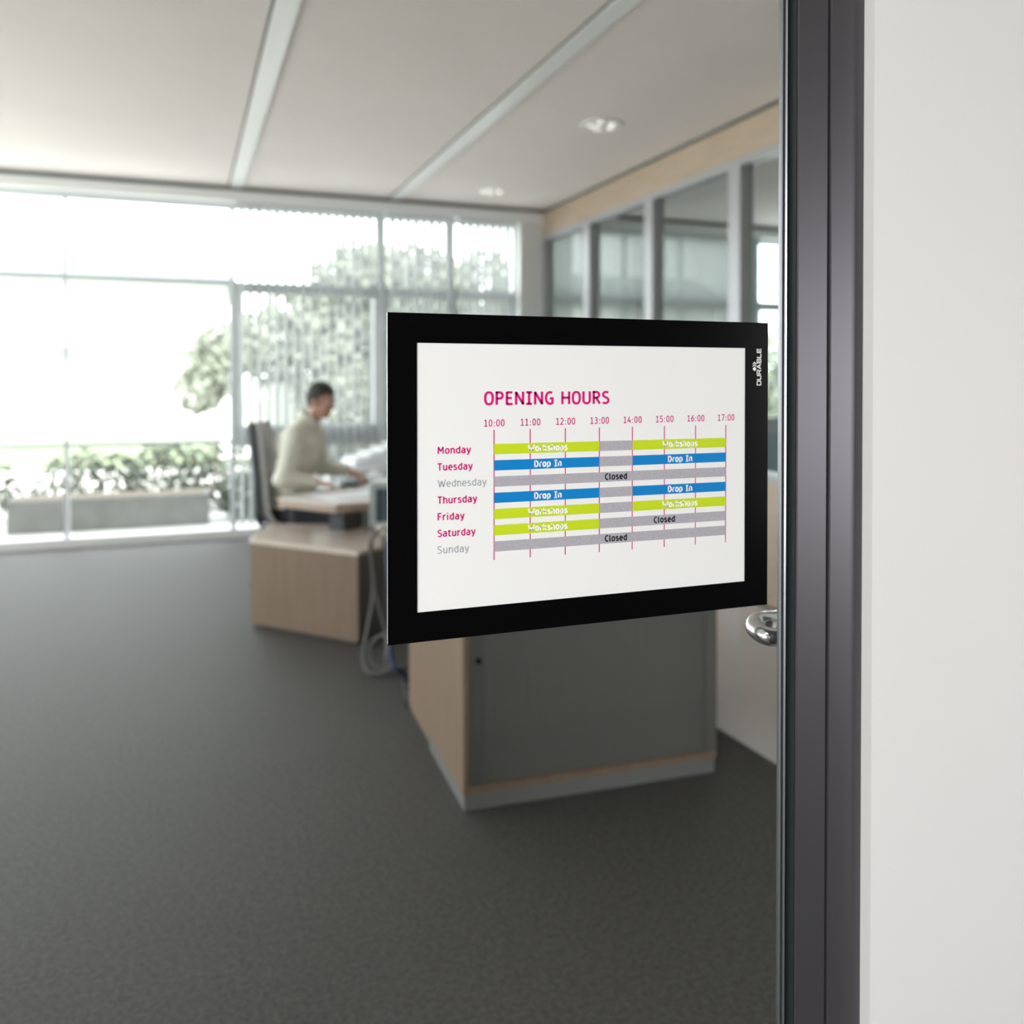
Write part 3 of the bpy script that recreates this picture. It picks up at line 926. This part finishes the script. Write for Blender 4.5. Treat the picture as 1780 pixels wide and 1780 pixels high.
# monitors
def monitor(loc, rz, label, wd=0.40, hg=0.30):
    t = thing('computer_monitor', label, 'monitor', loc, rz, 'monitors on the desks')
    z0 = 0.014
    f = MB()
    b_ = 0.034
    f.box(-wd / 2, wd / 2, -0.02, 0.02, z0, z0 + 0.014)
    f.box(-wd / 2, wd / 2, -0.02, 0.02, z0 + hg - b_ * 0.9, z0 + hg)
    f.box(-wd / 2, -wd / 2 + b_, -0.02, 0.02, z0 + 0.014, z0 + hg - b_ * 0.9)
    f.box(wd / 2 - b_, wd / 2, -0.02, 0.02, z0 + 0.014, z0 + hg - b_ * 0.9)
    build('bezel', f, M['bezel'], t, 0.003, label='silver grey bezel')
    build('screen', MB().box(-wd / 2 + b_, wd / 2 - b_, -0.014, 0.014, z0 + 0.014, z0 + hg - b_ * 0.9), M['screen'], t, label='dark blue grey screen')
    build('stand', MB().box(-0.03, 0.03, 0.02, 0.05, 0.012, z0 + 0.13).box(-0.09, 0.09, -0.05, 0.09, 0, 0.012), M['bezel'], t, 0.003)
    return t


monitor((1.095, 4.40, 0.68), R(-14), 'grey monitor with dark screen at the near desk end, left of the sign', 0.40, 0.215)
monitor((1.62, 6.27, 0.72), R(-120), "grey monitor on the seated man's desk, mostly hidden by the sign", 0.42, 0.30)

# papers and keyboard on the desk
for (px, py, rz, sx, sy, lab, dz) in ((0.99, 5.45, R(25), 0.42, 0.297, 'white paper sheet on the desk right in front of the man', 0.0),
                                      (1.40, 5.78, R(32), 0.42, 0.30, 'white paper sheet farther along the desk beside the monitor', 0.0)):
    o = build('paper_sheet', MB().box(-sx / 2, sx / 2, -sy / 2, sy / 2, 0, 0.003), M['white_sheet'])
    o.location = (px, py, 0.7205 + dz)
    o.rotation_euler = (0, 0, rz)
    tag(o, lab, 'paper', 'loose papers on the desk')
kb = thing('keyboard', "dark keyboard lying on the desk between the man's hands", 'keyboard', (1.115, 6.0, 0.72), R(60))
build('body', MB().box(-0.15, 0.15, -0.06, 0.06, 0, 0.016), M['dark'], kb, 0.003)
ks = MB()
for i in range(11):
    for k in range(4):
        ks.box(-0.143 + i * 0.0262, -0.143 + i * 0.0262 + 0.022, -0.05 + k * 0.0255, -0.05 + k * 0.0255 + 0.021, 0.016, 0.022)
build('keys', ks, M['chair_shell'], kb)

# white table by the window, with a slanting white rack of papers
wt = thing('side_table', 'white topped table near the windows behind the desk', 'table', (1.22, 6.85, 0))
build('table_top', MB().box(0, 1.5, 0, 0.6, 0.71, 0.74), mat('white_laminate', (0.85, 0.86, 0.88), 0.12, 0, 0.6), wt, 0.003)
for lx, ly in ((0.05, 0.05), (1.45, 0.05), (0.05, 0.55), (1.45, 0.55)):
    build('leg', MB().tube([(lx, ly, 0), (lx, ly, 0.71)], 0.02, 12), M['bezel'], wt)
rk = thing('paper_rack', 'white slanting paper rack on the table by the windows', 'paper rack', (1.45, 7.05, 0.74), R(12))
build('base', MB().extrude_profile([(-0.16, 0), (0.42, 0), (0.42, 0.17), (0.30, 0.15), (-0.16, 0.045)], (1, 0, 0), (0, 0, 1), (0, 0, 0), (0, 0.28, 0)), M['white_sheet'], rk, 0.006)
for q in range(4):
    build('sheet_pile', MB().box(-0.13 + q * 0.115, -0.03 + q * 0.115, 0.01, 0.27, 0.06 + q * 0.03, 0.075 + q * 0.032), M['printwhite'], rk, 0.003)

# small dark box on the low cabinet
pc = thing('storage_box', 'small dark box standing on the low cabinet beneath the desk', 'box', (0.95, 5.47, 0.51), R(38))
build('body', MB().box(-0.075, 0.075, -0.06, 0.06, 0, 0.125), M['dark'], pc, 0.004)
build('lid', MB().box(-0.078, 0.078, -0.063, 0.063, 0.125, 0.14), M['black'], pc, 0.003)


# cables
def catmull(pts, n=10):
    pts = [Vector(p) for p in pts]
    pts = [pts[0] * 2 - pts[1]] + pts + [pts[-1] * 2 - pts[-2]]
    out = []
    for i in range(1, len(pts) - 2):
        for k in range(n):
            t_ = k / n
            a, b_, c, d_ = pts[i - 1:i + 3]
            out.append(0.5 * ((2 * b_) + (c - a) * t_ + (2 * a - 5 * b_ + 4 * c - d_) * t_ * t_ + (3 * b_ - a - 3 * c + d_) * t_ ** 3))
    out.append(pts[-2])
    return out


def cable(pts, r, m, label):
    o = build('cable', MB().tube(catmull(pts), r, 10), m)
    tag(o, label, 'cable', 'cables hanging behind the near cabinets')


cable([(0.985, 4.53, 0.691), (0.945, 4.52, 0.691), (0.918, 4.50, 0.60), (0.93, 4.44, 0.35), (0.97, 4.36, 0.12), (0.95, 4.28, 0.011), (1.05, 4.24, 0.0095)], 0.009, M['cable_white'], 'grey cable dropping straight from the desk end to the floor')
cable([(0.985, 4.27, 0.691), (0.945, 4.29, 0.693), (0.885, 4.34, 0.63), (0.90, 4.34, 0.40), (0.86, 4.30, 0.20), (0.83, 4.26, 0.08), (0.845, 4.20, 0.014), (0.93, 4.15, 0.03), (0.96, 4.20, 0.10), (0.93, 4.26, 0.17), (0.87, 4.28, 0.12), (0.875, 4.23, 0.04), (0.99, 4.15, 0.0095)], 0.009, M['cable_white'], 'pale cable ending in a loop just above the floor')
cable([(0.985, 4.21, 0.691), (0.945, 4.21, 0.692), (0.925, 4.22, 0.64), (0.95, 4.22, 0.50), (1.0, 4.22, 0.42), (1.05, 4.22, 0.55), (1.06, 4.22, 0.64)], 0.008, M['dark'], 'dark cable sagging under the desk end')
cable([(0.99, 4.12, 0.695), (0.945, 4.11, 0.695), (0.92, 4.10, 0.62), (0.925, 4.07, 0.35), (0.905, 4.00, 0.16), (0.925, 3.96, 0.10), (0.97, 3.99, 0.06), (1.02, 4.04, 0.013), (1.15, 4.05, 0.0125)], 0.012, M['cable_blue'], 'thick blue cable beside the back corner of the near cabinets')
ps = thing('power_strip', 'dark power strip on the floor by the back corner of the near cabinets', 'power strip', (0.96, 3.85, 0), R(80))
build('body', MB().box(-0.14, 0.14, -0.025, 0.025, 0, 0.04), M['dark'], ps, 0.004)
for q in range(3):
    build('socket', MB().lathe([(0.019, 0.0405), (0.019, 0.042), (0.015, 0.042), (0.0, 0.0412)], (-0.09 + q * 0.09, 0, 0), 16), M['black'], ps)

# ------------------------------------------------------------------ office chair
FWD = R(-25)
HX, HY = 0.696, 6.113
ch = thing('office_chair', 'high backed grey office chair under the seated man', 'chair', (HX + 0.03, HY - 0.008, 0), R(-15))
bk = MB()
# back shell: curved profile in the x-z plane swept sideways
pf = [(-0.165, 0.50), (-0.20, 0.56), (-0.215, 0.66), (-0.225, 0.80), (-0.24, 0.95), (-0.255, 1.06), (-0.268, 1.15)]
shell, cush = MB(), MB()


def sweep_back(mb, off0, off1, wid, prof_):
    nn = len(prof_)
    for sgn in (0,):
        k = len(mb.v)
        cols = 9
        for i, (x_, z_) in enumerate(prof_):
            for layer in (off0, off1):
                for c_ in range(cols):
                    u_ = -1 + 2 * c_ / (cols - 1)
                    wv = wid * (1 - 0.18 * (i / (nn - 1)) ** 2)
                    mb.v.append((x_ + layer + 0.035 * u_ * u_, u_ * wv, z_))
        st_ = cols * 2
        for i in range(nn - 1):
            for c_ in range(cols - 1):
                a = k + i * st_ + c_
                mb.face([a, a + 1, a + st_ + 1, a + st_], True)
                b_ = a + cols
                mb.face([b_, b_ + st_, b_ + st_ + 1, b_ + 1], True)
            for c_ in (0, cols - 1):
                a = k + i * st_ + c_
                q = [a, a + st_, a + st_ + cols, a + cols]
                mb.face(q if c_ == 0 else q[::-1])
        for i in (0, nn - 1):
            for c_ in range(cols - 1):
                a = k + i * st_ + c_
                q = [a, a + cols, a + cols + 1, a + 1]
                mb.face(q if i == 0 else q[::-1])


sweep_back(shell, -0.045, -0.005, 0.235, pf)
sweep_back(cush, -0.004, 0.035, 0.228, [(x_, z_ + 0.004) for x_, z_ in pf])
build('backrest_shell', shell, M['chair_shell'], ch, label='dark back shell')
build('backrest_cushion', cush, M['fabric'], ch, label='grey fabric back cushion')
build('seat', MB().prism([(-0.2, -0.2), (-0.16, -0.24), (0.2, -0.24), (0.26, -0.18), (0.26, 0.18), (0.2, 0.24), (-0.16, 0.24), (-0.2, 0.2)], 0.405, 0.465), M['chair_shell'], ch, 0.012)
build('back_bracket', MB().tube([(-0.05, 0, 0.39), (-0.2, 0, 0.40), (-0.245, 0, 0.48), (-0.25, 0, 0.60)], 0.02, 12), M['black'], ch)
for sgn in (-1, 1):
    arm = build('armrest', MB().box(-0.1, 0.14, sgn * 0.29 - 0.035, sgn * 0.29 + 0.035, 0.625, 0.65), M['dark'], ch, 0.006)
    build('arm_support', MB().tube([(0.02, sgn * 0.29, 0.625), (0.02, sgn * 0.29, 0.45), (0.02, sgn * 0.23, 0.40), (0.02, sgn * 0.15, 0.395)], 0.015, 10), M['chair_shell'], arm)
build('column', MB().tube([(0, 0, 0.09), (0, 0, 0.25)], 0.028, 16).tube([(0, 0, 0.24), (0, 0, 0.405)], 0.016, 16), M['dark'], ch)
for q in range(5):
    a = 2 * PI * q / 5 + 0.4
    lg = build('leg', MB().tube([(0.02 * math.cos(a), 0.02 * math.sin(a), 0.11), (0.30 * math.cos(a), 0.30 * math.sin(a), 0.075)], [0.026, 0.016], 10), M['chair_shell'], ch)
    cx1, cy1 = 0.29 * math.cos(a), 0.29 * math.sin(a)
    tx, ty = -math.sin(a), math.cos(a)
    build('caster', MB().tube([(cx1 - tx * 0.022, cy1 - ty * 0.022, 0.029), (cx1 + tx * 0.022, cy1 + ty * 0.022, 0.029)], 0.029, 16).tube([(cx1, cy1, 0.03), (cx1, cy1, 0.085)], 0.008, 8), M['black'], lg)

# ================================================================== SEATED MAN
mn = thing('person', 'man in an olive shirt sitting at the desk, looking down at papers', 'person', (HX, HY, 0), FWD)
# joints
SH_R, EL_R, WR_R = Vector((0.085, -0.19, 1.075)), Vector((0.065, -0.345, 0.805)), Vector((0.24, -0.25, 0.776))
SH_L, EL_L, WR_L = Vector((0.11, 0.18, 1.07)), Vector((0.15, 0.215, 0.82)), Vector((0.385, 0.075, 0.82))
HC = Vector((0.215, 0.0, 1.30))
HR = Matrix.Rotation(R(14), 3, 'Y') @ Matrix.Identity(3)      # chin down
HR = Matrix.Rotation(R(-16), 3, 'Z') @ HR


def hp(x_, y_, z_):
    return HC + HR @ Vector((x_, y_, z_))


bd = MB()
# torso (slim, under the shirt)
bd.ball((0.0, 0, 0.58), 0.13, 0.165, 0.12)
bd.ball((0.02, 0, 0.75), 0.105, 0.145, 0.17)
bd.ball((0.055, 0, 0.95), 0.105, 0.155, 0.16)
bd.capsule((0.08, -0.13, 1.075), (0.08, 0.13, 1.075), 0.06, 0.06)
bd.capsule((0.10, 0, 1.08), hp(-0.02, 0, -0.07), 0.062, 0.054)
# head
bd.ball(hp(-0.012, 0, 0.025), 0.097, 0.076, 0.09, HR)
bd.ball(hp(0.028, 0, -0.03), 0.062, 0.062, 0.078, HR)
bd.ball(hp(0.05, 0, -0.082), 0.034, 0.036, 0.03, HR)
bd.capsule(hp(0.0, -0.045, -0.06), hp(0.045, -0.02, -0.085), 0.026, 0.022)
bd.capsule(hp(0.0, 0.045, -0.06), hp(0.045, 0.02, -0.085), 0.026, 0.022)
bd.capsule(hp(0.083, 0, 0.012), hp(0.104, 0, -0.025), 0.008, 0.012)      # nose
bd.ball(hp(0.095, 0.011, -0.03), 0.009)
bd.ball(hp(0.095, -0.011, -0.03), 0.009)
bd.capsule(hp(0.072, -0.04, 0.024), hp(0.082, -0.012, 0.027), 0.010, 0.011)   # brow
bd.capsule(hp(0.072, 0.04, 0.024), hp(0.082, 0.012, 0.027), 0.010, 0.011)
bd.ball(hp(0.06, -0.038, -0.025), 0.024, 0.02, 0.022, HR)
bd.ball(hp(0.06, 0.038, -0.025), 0.024, 0.02, 0.022, HR)
for sgn in (-1, 1):
    bd.ball(hp(-0.005, sgn * 0.079, -0.012), 0.02, 0.008, 0.032, HR)
# arms
for S_, E_2, W_ in ((SH_R, EL_R, WR_R), (SH_L, EL_L, WR_L)):
    bd.capsule(S_, E_2, 0.046, 0.036)
    bd.capsule(E_2, W_, 0.036, 0.025)


# hands
def hand(mb, wrist, dirv, up, side, curl):
    """palm + four fingers + thumb. dirv forward, up = back of hand, side = thumb side"""
    dv, uv, sv = Vector(dirv).normalized(), Vector(up).normalized(), Vector(side).normalized()
    w0 = Vector(wrist)
    for k in range(4):
        off = (k - 1.5) * 0.0195
        a = w0 + dv * 0.012 + sv * off * 0.6
        b_ = w0 + dv * 0.085 + sv * off
        mb.capsule(a, b_, 0.0145, 0.0125)
    for k, L in enumerate((0.058, 0.072, 0.078, 0.07)):
        off = (k - 1.5) * 0.021
        p = w0 + dv * 0.085 + sv * off
        an = 0.12
        for sgm, rr_ in ((0.46, 0.0092), (0.30, 0.0084), (0.24, 0.0075)):
            an += curl
            q = p + (dv * math.cos(an) - uv * math.sin(an)) * L * sgm
            mb.capsule(p, q, rr_, rr_ * 0.92)
            p = q
    p = w0 + dv * 0.025 + sv * 0.026
    for (fa, fs, fu, L, rr_) in ((0.7, 0.7, -0.15, 0.042, 0.0125), (0.9, 0.35, -0.25, 0.032, 0.0105), (0.98, 0.05, -0.3, 0.026, 0.009)):
        q = p + (dv * fa + sv * fs + uv * fu).normalized() * L
        mb.capsule(p, q, rr_, rr_ * 0.9)
        p = q


hand(bd, WR_R, (0.95, 0.22, -0.2), (0.2, 0, 1), (-0.22, 0.97, 0), 0.20)
hand(bd, WR_L, (0.88, -0.35, -0.3), (0.3, 0.1, 0.95), (-0.35, -0.93, 0.1), 0.30)
# legs
HIPR, KNR, ANR = Vector((0.03, -0.10, 0.545)), Vector((0.44, -0.15, 0.50)), Vector((0.42, -0.15, 0.10))
HIPL, KNL, ANL = Vector((0.03, 0.10, 0.545)), Vector((0.44, 0.17, 0.50)), Vector((0.47, 0.17, 0.10))
for a, b_, c in ((HIPR, KNR, ANR), (HIPL, KNL, ANL)):
    bd.capsule(a, b_, 0.075, 0.052)
    bd.capsule(b_, c, 0.05, 0.034)
    bd.capsule(c + Vector((-0.02, 0, -0.045)), c + Vector((0.14, 0, -0.065)), 0.03, 0.022)
remeshed('body', bd, M['skin'], 0.006, 2, mn)

# shirt
sh = MB()
sh.ball((0.0, 0, 0.585), 0.15, 0.18, 0.12)
sh.ball((0.015, 0, 0.72), 0.135, 0.172, 0.16)
sh.ball((0.045, 0, 0.90), 0.138, 0.182, 0.18)
sh.ball((0.075, 0, 1.0), 0.118, 0.175, 0.125)
sh.ball((0.02, 0, 0.97), 0.135, 0.185, 0.15)
sh.ball((0.075, -0.175, 1.06), 0.085, 0.075, 0.08)
sh.ball((0.075, 0.175, 1.06), 0.085, 0.075, 0.08)
sh.capsule((0.075, -0.155, 1.075), (0.075, 0.155, 1.075), 0.072, 0.072)
sh.capsule((0.085, -0.06, 1.12), (0.085, 0.06, 1.12), 0.062, 0.062)
sh.capsule((0.10, 0, 1.10), (0.128, 0, 1.175), 0.074, 0.066)
for S_, E_2, W_ in ((SH_R, EL_R, WR_R), (SH_L, EL_L, WR_L)):
    sh.capsule(S_, E_2, 0.068, 0.058)
    sh.capsule(E_2, W_ - (W_ - E_2).normalized() * 0.01, 0.057, 0.040)
    mid = S_ * 0.5 + E_2 * 0.5
    sh.ball(mid + Vector((0.01, 0, -0.03)), 0.066, 0.062, 0.07)
    sh.ball(E_2 + Vector((-0.012, 0, -0.006)), 0.06, 0.058, 0.055)
shirt = remeshed('shirt', sh, M['shirt'], 0.009, 3, mn)
shirt['label'] = 'loose pale olive long sleeved shirt'
cl = MB()
nk0, nk1 = Vector((0.118, 0, 1.145)), Vector((0.14, 0, 1.20))
ax = (nk1 - nk0).normalized()
e1 = Vector((ax.z, 0, -ax.x))
ring = []
for hgt, rad in ((0.0, 0.076), (0.03, 0.07), (0.058, 0.068), (0.055, 0.063), (0.02, 0.064)):
    ring.append([nk0 + ax * hgt + (e1 * math.cos(a) * 1.05 + Vector((0, 1, 0)) * math.sin(a)) * rad - ax * (0.02 * math.cos(a) if hgt > 0.04 else 0) for a in [2 * PI * q / 28 for q in range(28)]])
k = 0
for rg in ring:
    cl.v += [tuple(p) for p in rg]
for i in range(len(ring) - 1):
    for q in range(28):
        q2 = (q + 1) % 28
        cl.face([i * 28 + q, i * 28 + q2, (i + 1) * 28 + q2, (i + 1) * 28 + q], True)
build('collar', cl, M['shirt'], shirt)
tr = MB()
tr.ball((0.0, 0, 0.56), 0.155, 0.185, 0.095)
for a, b_, c in ((HIPR, KNR, ANR), (HIPL, KNL, ANL)):
    tr.capsule(a, b_, 0.09, 0.07)
    tr.capsule(b_, c + Vector((0, 0, 0.02)), 0.068, 0.055)
remeshed('trousers', tr, M['trousers'], 0.01, 3, mn)['label'] = 'dark trousers'
for c in (ANR, ANL):
    so = MB()
    so.capsule(c + Vector((-0.035, 0, -0.05)), c + Vector((0.15, 0, -0.066)), 0.045, 0.032)
    so.capsule(c + Vector((-0.02, 0, -0.02)), c + Vector((0.02, 0, -0.03)), 0.045, 0.042)
    so.box(c.x - 0.075, c.x + 0.18, c.y - 0.038, c.y + 0.038, 0.002, 0.014)
    remeshed('shoe', so, M['shoe'], 0.008, 2, mn)['label'] = 'black shoe'
# hair: cap around the cranium cut along the hairline
hr = MB()
U, V = 40, 26
grid = {}
for i in range(V + 1):
    th = PI * i / V
    for s_ in range(U):
        an = 2 * PI * s_ / U
        l = Vector((math.sin(th) * math.cos(an), math.sin(th) * math.sin(an), math.cos(th)))
        bump = 1 + 0.012 * math.sin(an * 9 + th * 5)
        p = Vector((-0.014 + l.x * 0.106 * bump, l.y * 0.085 * bump, 0.03 + l.z * 0.099 * bump))
        if l.z < 0:
            p.z = 0.03 + l.z * 0.115
        grid[i, s_] = p
for i in range(V):
    for s_ in range(U):
        ids = [(i, s_), (i + 1, s_), (i + 1, (s_ + 1) % U), (i, (s_ + 1) % U)]
        cpt = sum((grid[q] for q in ids), Vector()) / 4
        fx = cpt.x
        low = -0.092 if fx < -0.045 else (-0.02 if fx < 0.012 else (0.045 if fx < 0.045 else 0.068))
        if cpt.z < low:
            continue
        k = len(hr.v)
        hr.v += [tuple(HC + HR @ grid[q]) for q in ids]
        hr.face([k, k + 1, k + 2, k + 3], True)
ho = build('hair', hr, M['hair'], mn, label='short dark hair')
bmh = bmesh.new()
bmh.from_mesh(ho.data)
bmesh.ops.remove_doubles(bmh, verts=bmh.verts, dist=0.0005)
bmesh.ops.recalc_face_normals(bmh, faces=bmh.faces)
bmh.to_mesh(ho.data)
bmh.free()
sol = ho.modifiers.new('thick', 'SOLIDIFY')
sol.thickness = 0.014
sol.offset = -1
for sgn in (-1, 1):
    ey = build('eye', MB().ball(hp(0.076, sgn * 0.031, 0.004), 0.011), M['eye'], mn)
    build('iris', MB().ball(hp(0.0835, sgn * 0.031, 0.001), 0.0048), M['iris'], ey)
    build('eyebrow', MB().tube([hp(0.083, sgn * 0.046, 0.027), hp(0.093, sgn * 0.03, 0.034), hp(0.096, sgn * 0.014, 0.03)], 0.0038, 8), M['hair'], mn)
build('mouth', MB().tube([hp(0.082, -0.022, -0.058), hp(0.092, 0, -0.056), hp(0.082, 0.022, -0.058)], [0.003, 0.0055, 0.003], 10), M['lip'], mn)

# ================================================================== OUTDOORS
g = build('lawn', MB().quad((-60, -20, -0.12), (60, -20, -0.12), (60, 110, -0.12), (-60, 110, -0.12)), M['lawn'])
tag(g, 'green lawn outside the windows', 'lawn', kind='structure')
g = build('bounce_paving', MB().box(-14, 14, FY + 0.15, 16.0, -0.119, -0.03).box(-14, XL - 0.15, -3.0, FY + 0.15, -0.119, -0.03), M['pave'])  # pale ground added as a reflector, lifts daylight onto the office ceiling
tag(g, 'pale paved yard added to bounce daylight up to the ceiling', 'paving', kind='structure')

hs = thing('house', 'white rendered house far off at the left window', 'building', (-3.4, 26.0, -0.12))
build('wall', MB().box(-7, 4.6, 0, 8, 0, 4.3), M['render'], hs)
build('roof', MB().extrude_profile([(-7.4, 4.3), (5.0, 4.3), (3.6, 5.0), (-6.0, 5.0)], (1, 0, 0), (0, 0, 1), (0, -0.4, 0), (0, 8.8, 0)), M['roof'], hs, label='slate grey roof')
build('ledge', MB().box(-7, 4.6, -0.25, 0, 2.35, 2.5), M['concrete'], hs)
for q in range(3):
    fr = build('window', MB().box(-5.2 + q * 3, -3.8 + q * 3, -0.06, 0.02, 0.9, 2.1), M['render'], hs)
    build('pane', MB().box(-5.1 + q * 3, -3.9 + q * 3, -0.07, -0.061, 1.0, 2.0), M['bluegrey'], fr)

gw = build('garden_wall', MB().box(0.62, 7.0, 18.0, 18.25, -0.12, 1.46), M['render'])
tag(gw, 'white garden wall behind the seated man outside', 'wall', kind='structure')

bx = thing('planter', 'grey concrete planter box outside the clear left window', 'planter', (-0.66, 9.62, -0.03))
build('box', MB().box(-0.9, 0.92, -0.22, 0.22, 0, 0.32), M['concrete'], bx, 0.01)
build('soil', MB().box(-0.86, 0.88, -0.18, 0.18, 0.32, 0.325), M['bark'], bx)


def foliage(blobs, n_, size, seed):
    rnd = random.Random(seed)
    mb = MB()
    tot = sum(b_[3] * b_[4] * b_[5] for b_ in blobs)
    for (x_, y_, z_, a, b_, c) in blobs:
        for _ in range(int(n_ * a * b_ * c / tot)):
            while True:
                v = Vector((rnd.uniform(-1, 1), rnd.uniform(-1, 1), rnd.uniform(-1, 1)))
                if 0.25 < v.length < 1:
                    break
            p = Vector((x_ + v.x * a, y_ + v.y * b_, z_ + v.z * c))
            s_ = size * rnd.uniform(0.6, 1.3)
            rm = Euler((rnd.uniform(0, 6.28), rnd.uniform(0, 6.28), rnd.uniform(0, 6.28))).to_matrix()
            q = [p + rm @ Vector(e) * s_ for e in ((-0.5, 0, 0), (0, -0.28, 0.05), (0.5, 0, 0), (0, 0.28, 0.05))]
            mb.quad(*q)
    return mb


def tree(name, label, cat, loc, blobs, n_, size, m, seed, trunk=None, group=None):
    t = thing(name, label, cat, loc, 0, group)
    build('foliage', foliage(blobs, n_, size, seed), m, t)
    tb = MB()
    for p0, p1, r0, r1 in trunk:
        tb.tube([p0, (Vector(p0) + Vector(p1)) / 2 + Vector((0.03, 0.02, 0)), p1], [r0, (r0 + r1) / 2, r1], 10)
    build('trunk' if cat == 'tree' else 'stem', tb, M['bark'], t)
    return t


tree('broadleaf_tree', 'large pale green tree outside behind the seated man', 'tree', (3.0, 16.8, -0.12),
     [(0.3, 0, 3.1, 1.15, 1.1, 1.2), (-0.8, 0, 2.4, 0.95, 1.0, 1.0), (1.35, 0, 2.9, 1.25, 1.2, 1.35), (-1.5, 0.2, 2.2, 0.75, 0.8, 0.75), (0.2, -0.2, 1.4, 1.3, 1.0, 1.2), (1.5, 0, 1.4, 1.2, 1.0, 1.2)], 9500, 0.22, M['leaf'], 3,
     [((0, 0, 0), (0, 0, 2.6), 0.16, 0.1), ((0, 0, 1.6), (-1.0, 0, 2.8), 0.08, 0.04), ((0, 0, 1.8), (1.1, 0.1, 3.1), 0.08, 0.04)], 'trees and shrubs outside')
tree('broadleaf_tree', 'pale tree outside right of the second wide mullion', 'tree', (6.3, 19.0, -0.12),
     [(0, 0, 3.0, 1.4, 1.2, 1.5), (-1.1, 0, 2.0, 1.1, 1.1, 1.2), (1.3, 0, 2.2, 1.4, 1.2, 1.4), (2.9, 0, 2.4, 1.5, 1.3, 1.6), (0.8, 0, 1.0, 2.2, 1.0, 1.0)], 8500, 0.24, M['leaf'], 5,
     [((0, 0, 0), (0, 0, 2.4), 0.15, 0.1), ((0, 0, 1.4), (1.6, 0, 2.5), 0.08, 0.04)], 'trees and shrubs outside')
tree('broadleaf_tree', 'distant tree outside seen through the partition at the right', 'tree', (16.3, 22.0, -0.12),
     [(0, 0, 1.6, 1.7, 1.2, 1.5), (2.0, 0, 1.4, 1.5, 1.2, 1.4)], 4000, 0.24, M['leaf'], 6,
     [((0, 0, 0), (0, 0, 2.0), 0.15, 0.1)], 'trees and shrubs outside')
tree('tall_shrub', 'leafy shrub outside at the edge of the clear left window', 'shrub', (0.50, 14.4, -0.12),
     [(0, 0, 1.85, 0.42, 0.4, 0.62), (-0.25, 0, 1.45, 0.37, 0.35, 0.42), (0.38, 0, 2.1, 0.42, 0.35, 0.45)], 2600, 0.145, M['leaf'], 8,
     [((0, 0, 0), (0, 0, 1.5), 0.04, 0.02)], 'trees and shrubs outside')
tree('broad_shrub', 'broad dark shrub outside left of the office chair, low by the glass', 'shrub', (0.72, 9.75, -0.03),
     [(0, 0, 0.22, 0.36, 0.3, 0.28), (0.35, 0.1, 0.26, 0.32, 0.3, 0.28)], 2200, 0.07, M['leaf_dark'], 11,
     [((0, 0, 0), (0.05, 0, 0.3), 0.02, 0.01)], 'trees and shrubs outside')
tree('broad_shrub', 'pale low shrub outside behind the office chair', 'shrub', (1.65, 10.4, -0.03),
     [(0, 0, 0.30, 0.45, 0.35, 0.34), (0.45, 0, 0.34, 0.45, 0.35, 0.36), (1.0, 0, 0.3, 0.5, 0.35, 0.32)], 2600, 0.08, M['leaf'], 12,
     [((0, 0, 0), (0.05, 0, 0.4), 0.02, 0.01)], 'trees and shrubs outside')
tree('broad_shrub', 'pale low shrub outside directly behind the planter box', 'shrub', (-0.15, 10.45, -0.03),
     [(0, 0, 0.36, 0.55, 0.35, 0.42), (-0.8, 0, 0.35, 0.6, 0.35, 0.38), (0.55, 0.1, 0.38, 0.45, 0.3, 0.40)], 3000, 0.08, M['leaf'], 13,
     [((0, 0, 0), (0.05, 0, 0.4), 0.02, 0.01)], 'trees and shrubs outside')
tree('broad_shrub', 'low hedge like shrub outside at the far left window', 'shrub', (-2.2, 10.3, -0.03),
     [(0, 0, 0.34, 0.7, 0.35, 0.38), (-1.1, 0, 0.34, 0.7, 0.35, 0.38)], 2200, 0.09, M['leaf'], 14,
     [((0, 0, 0), (0.05, 0, 0.4), 0.02, 0.01)], 'trees and shrubs outside')
